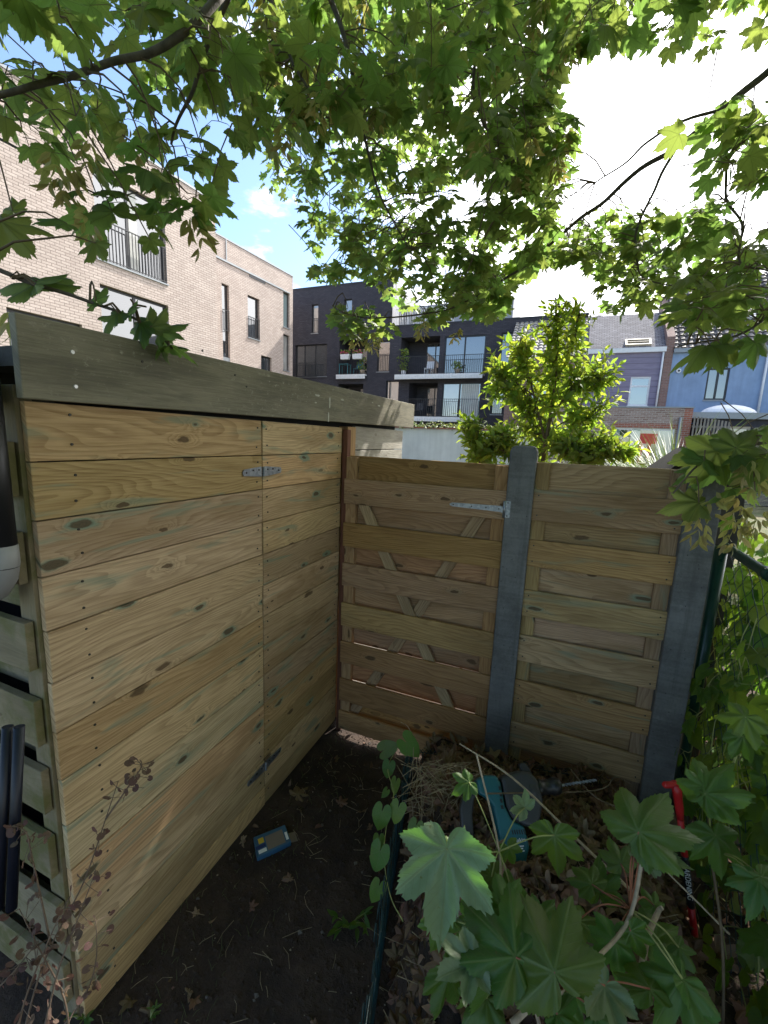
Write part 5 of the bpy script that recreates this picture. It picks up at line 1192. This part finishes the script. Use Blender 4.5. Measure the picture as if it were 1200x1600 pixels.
m = MB(); m.tube([dv3(600, 325), dv3(632, 325), dv3(636, 325), (dv3(690, 322)), dv3(694, 322), dv3(725, 320), dv3(742, 319), dv3(750, 319)], [.030, .030, .027, .027, .031, .031, .026, .016], 24); m.build('chuck', M['black'], drill)
m = MB(); c0, c1 = dv3(548, 335), dv3(590, 335)
m.tube([c0, c1], [.0455, .0445], 28); m.build('collar', M['toolgrey'], drill, .002)
dprism('side_handle', [(515, 218), (552, 212), (572, 235), (600, 300), (568, 310), (524, 262)], -.014, .014, 'black', drill, .005)
m = MB(); b0, b1 = dv3(745, 319), dv3(968, 298); ax = (b1 - b0).normalized(); o1 = ax.orthogonal().normalized(); o2 = ax.cross(o1); N = 90
m.tube([b0, b0.lerp(b1, .12)], .0052, 10); bq = len(m.v)
for i in range(N + 1):
    t = .1 + .9 * i / N; a = t * 34; c = b0.lerp(b1, t); w_ = .0062 if i < N else .002
    for s in (0, 1, 2, 3):
        aa = a + (0, .55, math.pi, math.pi + .55)[s]; m.v.append(tuple(c + (o1 * math.cos(aa) + o2 * math.sin(aa)) * w_))
for i in range(N):
    for s in range(4): q = bq + i * 4; m.face((q + s, q + (s + 1) % 4, q + 4 + (s + 1) % 4, q + 4 + s), None, 0, 0, False)
m.build('drill_bit', M['steel'], drill)
ex_ = (DX * .98 + DY * .08).normalized()
lettering('lettering', 'Makita', .017, dv3(452, 532, .0368), ex_, DN.cross(ex_), DN, M['lettering'], body)
m = MB()
for k, (a, b) in enumerate(((432, 470), (436, 464), (450, 470))):
    y = 553 + k * 9; m.prism([dp2(a, y), dp2(b, y - 2), dp2(b, y + 3), dp2(a, y + 5)], DO + DN * .0363, DX, DY, DN * .0006)
m.build('small_print', M['lettering'], body)

# ---------------------------------------------------------------- red handled garden tool
A0 = at(1056, 1224, 1.72); A1 = at(1090, 1500, 1.74); ax = (A1 - A0).normalized(); sx = RX - ax * RX.dot(ax); sx.normalize(); sn = sx.cross(ax)
tool = thing('garden_hand_tool', 'red T-handled garden tool with black lettered sleeve standing beside the compost heap', 'garden tool', A1)
LT = (A1 - A0).length
def ta(t, u=0, n=0): return A0 + ax * (LT * t) + sx * u + sn * n
m = MB(); m.tube([ta(-.005, -.050), ta(.0, -.045), ta(.004, -.02), ta(.012, 0), ta(.004, .02), ta(.0, .036), ta(-.008, .042)], [.008, .0125, .0125, .0125, .0125, .012, .007], 14); m.tube([ta(.0, 0), ta(.06, .001), ta(.14, .002), ta(.20, 0)], [.020, .0165, .0155, .0125], 14); m.build('handle', M['red'], tool)
m = MB(); m.tube([ta(.18), ta(.36), ta(.42)], [.0115, .0115, .0135], 14); m.build('shaft', M['red'], tool)
m = MB(); m.tube([ta(.40), ta(.42), ta(.68), ta(.70)], [.0125, .0145, .0145, .0125], 18); sl_ = m.build('sleeve', M['black'], tool)
m = MB(); m.tube([ta(.69), ta(.80), ta(1.12)], [.013, .013, .0125], 14); m.build('lower_shaft', M['red'], tool)
fn = (CAM - ta(.55)); fn = (fn - ax * fn.dot(ax)).normalized()
lettering('lettering', 'GARDENING', .026, ta(.54) + fn * .0149, ax, fn.cross(ax), fn, M['lettering'], sl_, .0004)
m = MB(); m.prism([(-.02, 0), (.02, 0), (.028, .10), (.0, .15), (-.028, .10)], ta(1.1), tuple(sx), tuple(ax), tuple(sn * .003)); m.build('blade', M['steel'], tool)

# ---------------------------------------------------------------- crumpled packet on the path
pc = Vector((-1.118, 1.474, ground_z(-1.118, 1.474)))
pk = thing('empty_packet', 'small blue printed cardboard packet lying on the dark soil beside the shed', 'packet', pc)
e1 = Vector((.62, .78, .04)).normalized(); e2 = Vector((-.78, .62, .10)).normalized(); e3 = e1.cross(e2)
L_, W_, H_ = .165, .105, .03
o = pc - e1 * L_ / 2 - e2 * W_ / 2 + Vector((0, 0, .004))
M['packet'] = plain('blue_card', (0.035, 0.11, 0.19), .45, .15); M['card'] = plain('brown_card_label', (0.20, 0.16, 0.125), .7, .1); M['navy'] = plain('navy_print', (0.012, 0.03, 0.12), .45, .1); M['yellow'] = plain('yellow_print', (.6, .42, .04), .5, .1)
m = MB(); m.prism([(0, 0), (L_, .004), (L_ - .004, W_ - .006), (.006, W_)], o, e1, e2, e3 * H_); bx0 = m.build('carton', M['packet'], pk, .003)
def patch(nm, mat, a, b, c, d): m = MB(); m.prism([(a, c), (b, c), (b, d), (a, d)], o + e3 * (H_ + .0002), e1, e2, e3 * .0006); m.build(nm, M[mat], bx0)
patch('label', 'card', .055, .140, .012, .082); patch('band', 'lettering', .012, .05, .012, .030); patch('print', 'yellow', .022, .048, .058, .085); patch('stripe', 'navy', .004, .05, .036, .052); patch('print', 'lettering', .146, .158, .02, .06)
m = MB(); q0 = o + e1 * L_ + e3 * .012; m.obox(q0 + e2 * .01, e1 * .035 - e3 * .008, e2 * .05, e3 * .0015); m.build('flap', M['card'], pk)

# ---------------------------------------------------------------- things in the near left corner
t = thing('blue_tubes', 'two dark blue plastic tubes leaning beside the old side boards of the shed', 'tubes', (-1.42, .56, 0))
for k, (dx_, dy_) in enumerate(((0, 0), (.035, -.012))):
    m = MB(); m.tube([at(-2 + k * 20, 1420, .98), at(12 + k * 18, 1135, .98)], .011, 14); m.build('tube', M['bluepipe'], t)
sd_ = thing('dry_seedhead_plant', 'dead plant with brown papery seed pods in front of the old side boards', 'plant', at(60, 1640, .9))
T_POD = [lobed([(0, 1), (60, .95), (120, .9), (180, .85)], 20, k, .15, .0, .03, (.5,), .1) for k in range(3)]
m = MB(); ip = []
for L in ([(30, 1640, .9), (70, 1500, .92), (130, 1380, .95), (165, 1280, .97), (185, 1220, .98)], [(60, 1650, .85), (90, 1520, .87), (120, 1440, .9), (150, 1360, .93)], [(20, 1650, .85), (40, 1560, .86), (80, 1460, .88), (110, 1400, .9)], [(110, 1640, .9), (100, 1560, .9), (60, 1480, .9), (30, 1420, .92)], [(-20, 1560, .85), (20, 1520, .86), (60, 1470, .88)], [(165, 1280, .97), (200, 1230, .99), (220, 1200, 1.0), (217, 1190, 1.0)], [(80, 1480, .9), (50, 1340, .95), (40, 1300, .96), (20, 1290, .96)], [(70, 1640, .95), (130, 1560, .96), (150, 1500, .97), (150, 1440, .97)]):
    sp = cr_spline(px3(L), 6); m.tube(sp, [.0024 - .0016 * i / len(sp) for i in range(len(sp))], 5)
    for q in range(24):
        b = random.choice(sp[3:]); d = Vector((random.gauss(0, 1), random.gauss(0, 1), random.gauss(-.2, .8))).normalized(); e = b + d * random.uniform(.008, .035); m.tube([b, e], .0007, 3, cap=False)
        X, Y, Z = frame(d, (random.gauss(0, 1), -1, random.gauss(0, .7))); ip.append((random.choice(T_POD), e, X, Y, Z, random.uniform(.005, .0105), random.random()))
scatter('seed_pods', ip, M['pod'], sd_, 'stuff'); m.build('stems', M['drystem'], sd_)
# small green weeds
def weed(px, py, d, n, sz, label, on=True):
    c = at(px, py, d)
    if on: r = ray(px, py); s = (CAM.z - ground_z(-.6, 1.2)) / -r.z; c = CAM + r * s
    t = thing('green_weed', label, 'plant', c); ip = []; m = MB()
    for k in range(n):
        a = random.uniform(0, 6.28); d3 = Vector((math.cos(a), math.sin(a), random.uniform(.3, 1.1))).normalized(); e = c + d3 * random.uniform(.3, 1.0) * sz; m.tube([c, c.lerp(e, .5) + Vector((0, 0, .01)), e], [.0018, .0014, .001], 5, cap=False)
        for q in range(5):
            b = c.lerp(e, .4 + .6 * q / 4); dd = (d3 + Vector((random.gauss(0, .7), random.gauss(0, .7), .1))); X, Y, Z = frame(dd, Vector((random.gauss(0, .3), random.gauss(0, .3), 1))); ip.append((random.choice(T_LAU), b, X, Y, Z, sz * .5 * random.uniform(.6, 1.1), random.random()))
    scatter('foliage', ip, M['leafnear'], t); m.build('stems', M['greenstem'], t)
weed(545, 1448, 1, 6, .10, 'small leafy green weed on the dark soil beside the wire edging')
weed(130, 1592, 1, 5, .06, 'bright green weed sprouting at the near lower corner of the shed')
weed(235, 1590, 1, 4, .04, 'tiny weed on the dark path just right of the shed corner')

# ---------------------------------------------------------------- sycamore sapling in the foreground
sap = thing('sycamore_sapling', 'young sycamore sapling with large lobed leaves growing out of the compost heap', 'sapling', (.12, .95, .45))
root = Vector((.12, .95, .42)); m = MB()
hub = at(880, 1545, .92); hub2 = at(780, 1330, 1.15); hub3 = at(985, 1420, 1.05); hub4 = at(775, 1470, 1.0)
m.tube(cr_spline([root, at(860, 1600, .98), hub, at(930, 1500, .95), at(985, 1430, 1.02), at(1010, 1300, 1.05)], 5), .0045, 7); m.tube(cr_spline([root, at(830, 1560, 1.0), hub4, at(778, 1400, 1.08), hub2, at(745, 1180, 1.2)], 5), [.005 - .0001 * i for i in range(26)], 7)
m.build('stem', M['stick'], sap)
LV = [  # base px, tip px, depth base, depth tip, template, facing (1 upper side shows, -1 pale underside), stem colour, hub
    ((698, 1326), (692, 1455), 1.02, .98, 0, -1, 'g', hub4), ((738, 1502), (676, 1540), .92, .90, 1, -1, 'g', hub4), ((806, 1496), (728, 1402), .90, .98, 2, 1, 'r', hub), ((866, 1520), (798, 1370), .86, .98, 3, 1, 'r', hub),
    ((866, 1305), (874, 1385), 1.16, 1.12, 1, 1, 'g', hub2), ((733, 1222), (706, 1235), 1.25, 1.24, 2, 1, 'g', hub2), ((820, 1262), (795, 1236), 1.22, 1.24, 3, -1, 'g', hub2),
    ((925, 1382), (895, 1335), 1.12, 1.18, 5, 1, 'r', hub3), ((935, 1392), (930, 1330), 1.14, 1.2, 0, 1, 'r', hub3), ((998, 1300), (1040, 1215), 1.05, 1.1, 4, 1, 'r', hub3), ((1000, 1302), (1078, 1295), 1.05, 1.02, 3, 1, 'r', hub3), ((1000, 1310), (1055, 1362), 1.08, 1.04, 2, -1, 'r', hub3),
    ((1015, 1545), (980, 1478), .92, 1.0, 0, 1, 'r', hub), ((1066, 1530), (1020, 1590), .92, .88, 5, 1, 'g', hub3), ((1068, 1532), (1110, 1590), .92, .88, 1, 1, 'g', hub3), ((770, 1505), (768, 1620), .95, .9, 2, 1, 'g', hub4), ((815, 1510), (828, 1600), .92, .88, 4, 1, 'r', hub), ((945, 1540), (900, 1600), .90, .86, 3, -1, 'r', hub), ((720, 1350), (725, 1290), 1.12, 1.16, 5, 1, 'g', hub2), ((768, 1370), (735, 1330), 1.12, 1.14, 0, 1, 'g', hub2),
    ((1022, 1415), (1000, 1380), 1.1, 1.14, 1, 1, 'r', hub3), ((900, 1490), (940, 1475), .95, .96, 5, 1, 'r', hub), ((790, 1420), (770, 1350), 1.02, 1.08, 3, 1, 'g', hub4), ((745, 1420), (720, 1480), 1.0, .98, 4, 1, 'g', hub4), ((870, 1585), (930, 1610), .86, .84, 2, 1, 'r', hub), ((1020, 1470), (1065, 1440), 1.05, 1.08, 0, 1, 'r', hub3), ((700, 1520), (740, 1590), 1.0, .98, 3, 1, 'g', hub4),
    ((755, 1440), (722, 1395), 1.06, 1.1, 2, 1, 'g', hub4), ((845, 1440), (868, 1400), 1.06, 1.1, 0, 1, 'r', hub), ((800, 1395), (836, 1370), 1.1, 1.14, 5, 1, 'g', hub2), ((900, 1440), (945, 1425), 1.05, 1.06, 1, 1, 'r', hub3), ((960, 1470), (925, 1520), 1.0, .97, 4, 1, 'r', hub3),
    ((760, 1560), (718, 1600), .96, .93, 0, 1, 'g', hub4), ((850, 1480), (812, 1440), 1.0, 1.04, 4, 1, 'r', hub), ((985, 1455), (1010, 1510), 1.0, .97, 2, 1, 'r', hub3), ((1060, 1480), (1100, 1520), 1.02, .98, 3, 1, 'g', hub3), ((1085, 1580), (1130, 1620), .95, .9, 2, 1, 'g', hub3), ((970, 1350), (950, 1300), 1.15, 1.2, 1, 1, 'r', hub3), ((735, 1465), (700, 1480), 1.02, 1.0, 5, -1, 'g', hub4), ((795, 1325), (812, 1360), 1.17, 1.15, 3, 1, 'g', hub2), ((890, 1545), (850, 1600), .92, .9, 1, 1, 'r', hub), ((690, 1440), (672, 1490), 1.06, 1.03, 2, 1, 'g', hub4), ((930, 1590), (985, 1610), .88, .86, 0, 1, 'r', hub)]
for bp, tp, d0, d1, tk, face, sc, hb in LV:
    b = at(*bp, d0); e = at(*tp, d1); dr = e - b; L = dr.length * (1.0 if tk in (0, 2) else .88); n = (CAM - b).normalized() * .75 + Vector((random.gauss(0, .25), random.gauss(0, .25), .45)); n = n * face
    X, Y, Z = frame(dr, n); scatter('leaf', [(T_HI[tk], b, X, Y, Z, L, random.random())], M['leafnear'], sap)
    mid = hb.lerp(b, .55) + Vector((random.uniform(-.01, .01), random.uniform(-.01, .01), random.uniform(.0, .03)))
    mp = MB(); mp.tube(cr_spline([hb, mid, b], 5), .0019, 6); mp.build('petiole', M['redstem' if sc == 'r' else 'greenstem'], sap)
# leaves of another shoot at the right edge
sap2 = thing('sycamore_shoot', 'leafy sycamore shoot reaching in at the right edge before the chain-link fence', 'sapling', (.62, 1.2, .05))
hb = at(1110, 1330, 1.25); m = MB(); m.tube(cr_spline([(.62, 1.25, .0), at(1130, 1500, 1.2), hb, at(1108, 1260, 1.2)], 5), .004, 7); m.build('stem', M['twig'], sap2)
for bp, tp, d0, d1, tk, face in [((1102, 1240), (1140, 1178), 1.18, 1.2, 0, 1), ((1104, 1242), (1158, 1240), 1.18, 1.12, 2, 1), ((1118, 1305), (1140, 1375), 1.2, 1.14, 4, 1), ((1185, 1375), (1180, 1420), 1.05, 1.0, 5, 1), ((1190, 1370), (1235, 1420), 1.05, 1.0, 3, 1), ((1100, 1230), (1075, 1200), 1.2, 1.22, 1, 1), ((1165, 1120), (1130, 1150), 1.2, 1.2, 3, 1), ((1160, 1150), (1190, 1195), 1.2, 1.16, 5, 1)]:
    b = at(*bp, d0); e = at(*tp, d1); dr = e - b; n = (CAM - b).normalized() * .7 + Vector((random.gauss(0, .3), random.gauss(0, .3), .5)); X, Y, Z = frame(dr, n * face)
    scatter('leaf', [(T_HI[tk], b, X, Y, Z, dr.length * .95, random.random())], M['leafnear'], sap2); st = MB(); st.tube(cr_spline([hb, hb.lerp(b, .5) + Vector((0, 0, .02)), b], 5), .0018, 6); st.build('petiole', M['greenstem'], sap2)
# bindweed on the wire edging
bw = thing('bindweed', 'bindweed with heart shaped green leaves twining up the wire edging', 'climbing plant', (-.5, 1.6, .1)); m = MB()
B = [((597, 1268), (588, 1305), 1.55), ((592, 1310), (590, 1335), 1.5), ((594, 1330), (583, 1372), 1.45), ((592, 1385), (580, 1418), 1.4), ((622, 1262), (612, 1295), 1.55), ((600, 1172), (624, 1160), 1.85), ((635, 1160), (662, 1188), 1.85), ((608, 1195), (603, 1220), 1.8), ((618, 1222), (612, 1245), 1.75), ((604, 1236), (596, 1248), 1.75), ((650, 1290), (640, 1320), 1.5)]
lp = None
for bp, tp, d in B:
    b = at(*bp, d); e = at(*tp, d - .02); X, Y, Z = frame(e - b, (CAM - b).normalized() + Vector((random.gauss(0, .3), random.gauss(0, .3), .3))); scatter('leaf', [(random.choice(T_H), b, X, Y, Z, (e - b).length * .85, random.random())], M['leafnear'], bw)
m.tube(cr_spline(px3([(630, 1440, 1.35), (610, 1400, 1.4), (600, 1340, 1.47), (604, 1290, 1.54), (615, 1240, 1.7), (606, 1200, 1.8), (622, 1170, 1.86), (640, 1165, 1.86)]), 6), .0016, 5); m.build('stem', M['greenstem'], bw)
# sticks
def stick(pts, r, label, mat='stick'):
    P = px3(pts); sp = cr_spline(P, 6); m = MB(); m.tube(sp, [r * (1 - .5 * i / len(sp)) for i in range(len(sp))], 7); tag(m.build('dead_stick', M[mat]), label, 'stick')
stick([(1000, 1405, 1.2), (900, 1310, 1.3), (800, 1215, 1.42), (718, 1162, 1.5)], .0048, 'long thin dead stick slanting across in front of the drill')
stick([(1000, 1530, 1.0), (1010, 1470, 1.03), (1028, 1425, 1.08), (1035, 1418, 1.08)], .0085, 'short thick pale stick standing among the sapling leaves')
stick([(760, 1240, 1.6), (930, 1235, 1.75), (960, 1215, 1.8), (985, 1225, 1.85)], .003, 'thin bent twig arching behind the drill bit', 'twig')
stick([(800, 1600, .98), (850, 1550, 1.02), (880, 1505, 1.05)], .008, 'broken brown stick lying under the sapling leaves')
stick([(1140, 1460, 1.3), (1080, 1400, 1.36), (1030, 1350, 1.42), (985, 1300, 1.5)], .0032, 'slender grey stick slanting past the red garden tool')
stick([(960, 1600, .9), (930, 1520, .95), (905, 1480, 1.0), (900, 1440, 1.05)], .002, 'pale curving dry stem in the middle of the sapling leaves')
stick([(990, 1270, 1.7), (930, 1245, 1.72), (890, 1200, 1.8)], .003, 'thin dark twig leaning between the drill and the right concrete post', 'twig')
# straw tuft by the wire and dry stems
t = thing('straw_tuft', 'tangle of dry straw stems on the heap behind the drill handle', 'straw', tuple(at(690, 1230, 1.85))); m = MB()
for k in range(85):
    c = at(random.uniform(640, 735), random.uniform(1195, 1275), random.uniform(1.72, 1.86)); a = random.uniform(-.6, 2.4); d = RX * math.cos(a) + RY * math.sin(a) * .7 - RZ * random.uniform(-.3, .3); L = random.uniform(.04, .13)
    m.tube([c - d * L, c + Vector((0, 0, random.uniform(.0, .035))), c + d * L + Vector((0, 0, random.uniform(-.04, .01)))], .0013, 4, cap=False)
for L in ([(660, 1260, 1.8), (655, 1190, 1.85), (640, 1140, 1.88), (626, 1128, 1.88)], [(665, 1275, 1.75), (640, 1230, 1.8), (620, 1195, 1.85)], [(650, 1250, 1.8), (652, 1210, 1.82), (650, 1180, 1.85)]): m.tube(cr_spline(px3(L), 5), .0016, 5)
m.build('stems', M['straw'], t)
# pale dry leaf and wood chip on the path
t = Vector((-1.165, 1.766, ground_z(-1.165, 1.766) + .008)); X, Y, Z = frame((.2, .9, .05), (.1, -.2, 1)); o = scatter('fallen_leaf', [(T_HI[1], t, X, Y, Z, .085, .9)], M['litter']); tag(o, 'pale dried leaf on the soil beside the lower shed hinge', 'leaf')

# ---------------------------------------------------------------- litter on heap and ground (nobody could count it)
T_LIT = [lobed(SYC, 15, k + 200, .9, .5, .05, (.5,), .6) for k in range(5)] + [ellip(.5, 4, .7, .35, k) for k in range(4)]
def litter(name, n, fn, s0, s1, kind='stuff', mat='litter', label=None):
    ip = []
    while len(ip) < n:
        r = fn()
        if r is None: continue
        p, up = r; X, Y, Z = frame((random.uniform(-1, 1), random.uniform(-1, 1), random.uniform(-.4, .5)), Vector((random.gauss(0, .55), random.gauss(0, .55), 1)) * random.choice((1, 1, -1))); ip.append((random.choice(T_LIT), p + Vector((0, 0, random.uniform(0, up))), X, Y, Z, random.uniform(s0, s1), random.random()))
    return scatter(name, ip, M[mat], None, kind)
def f_heap():
    x, y = random.uniform(-.7, .75), random.uniform(.3, 2.36)
    if heap_h(x, y) < .03: return None
    return Vector((x, y, surf(x, y))), .025
litter('leaf_litter', 3600, f_heap, .022, .062)
def f_path():
    x, y = random.uniform(-1.27, -.3), random.uniform(.5, 2.6)
    if heap_h(x, y) > .03: return None
    if random.random() > .35 + .65 * sstep(-.75, -1.2, x): return None
    return Vector((x, y, ground_z(x, y) + .002)), .006
litter('scattered_leaf_litter', 55, f_path, .015, .045)
def f_right():
    x, y = random.uniform(.70, 1.9), random.uniform(.9, 3.6); return Vector((x, y, ground_z(x, y) + .06 * sstep(.9, 1.6, x) + .01)), .03
litter('neighbour_leaf_litter', 1100, f_right, .03, .08)
M['stone'] = plain('dull_pebble', (0.11, 0.095, 0.08), .85, .35, 30)
def crumbs(name, n, fn, r0, r1, mat):
    m = MB()
    for _ in range(n):
        r = None
        while r is None: r = fn()
        p = r[0]; s = random.uniform(r0, r1) * random.uniform(.4, 1); b = len(m.v); rn_ = random.random()
        for q in ((1, 0, 0), (-1, 0, 0), (0, 1, 0), (0, -1, 0), (0, 0, .8), (0, 0, -.8)): m.v.append((p.x + q[0] * s * random.uniform(.6, 1.3), p.y + q[1] * s * random.uniform(.6, 1.3), p.z + q[2] * s * random.uniform(.5, 1.1)))
        for f in ((0, 2, 4), (2, 1, 4), (1, 3, 4), (3, 0, 4), (2, 0, 5), (1, 2, 5), (3, 1, 5), (0, 3, 5)): m.face([b + i for i in f], None, rn_)
    return m.build(name, M[mat], None, kind='stuff')
def f_all():
    x, y = random.uniform(-1.28, -.28), random.uniform(.5, 3.0); return Vector((x, y, ground_z(x, y) + .001)), 0
crumbs('pebbles', 60, f_all, .006, .018, 'stone'); crumbs('soil_crumbs', 3000, f_all, .003, .016, 'soil'); crumbs('wood_chips', 130, f_all, .002, .007, 'palewood')
m = MB()
def straws(n, fn, l0, l1, r):
    for _ in range(n):
        q = None
        while q is None: q = fn()
        p = q[0]; a = random.uniform(0, 6.28); d = Vector((math.cos(a), math.sin(a), random.uniform(-.1, .25))); L = random.uniform(l0, l1); k = Vector((-d.y, d.x, 0)) * random.uniform(-.3, .3) * L
        m.tube([p - d * L, p + k + Vector((0, 0, .006)), p + d * L], r, 4, cap=False)
straws(420, f_heap, .02, .10, .0013); straws(230, f_all, .015, .06, .0010); straws(300, f_right, .03, .14, .0016)
m.build('dry_stalks', M['straw'], None, kind='stuff')
m = MB()
for _ in range(500):
    x, y = random.uniform(-1.28, -.9), random.uniform(.6, 2.4)
    if random.random() < .5: x, y = random.uniform(-1.25, -.4), random.uniform(2.35, 3.6)
    p = Vector((x, y, ground_z(x, y))); a = random.uniform(0, 6.28); d = Vector((math.cos(a) * .6, math.sin(a) * .6, 1)) * random.uniform(.012, .04); m.tube([p, p + d * .6, p + d + Vector((d.x, d.y, -.004)) * .4], [.0011, .0008, .0003], 4, cap=False)
m.build('grass_tufts', M['grass'], None, kind='stuff')
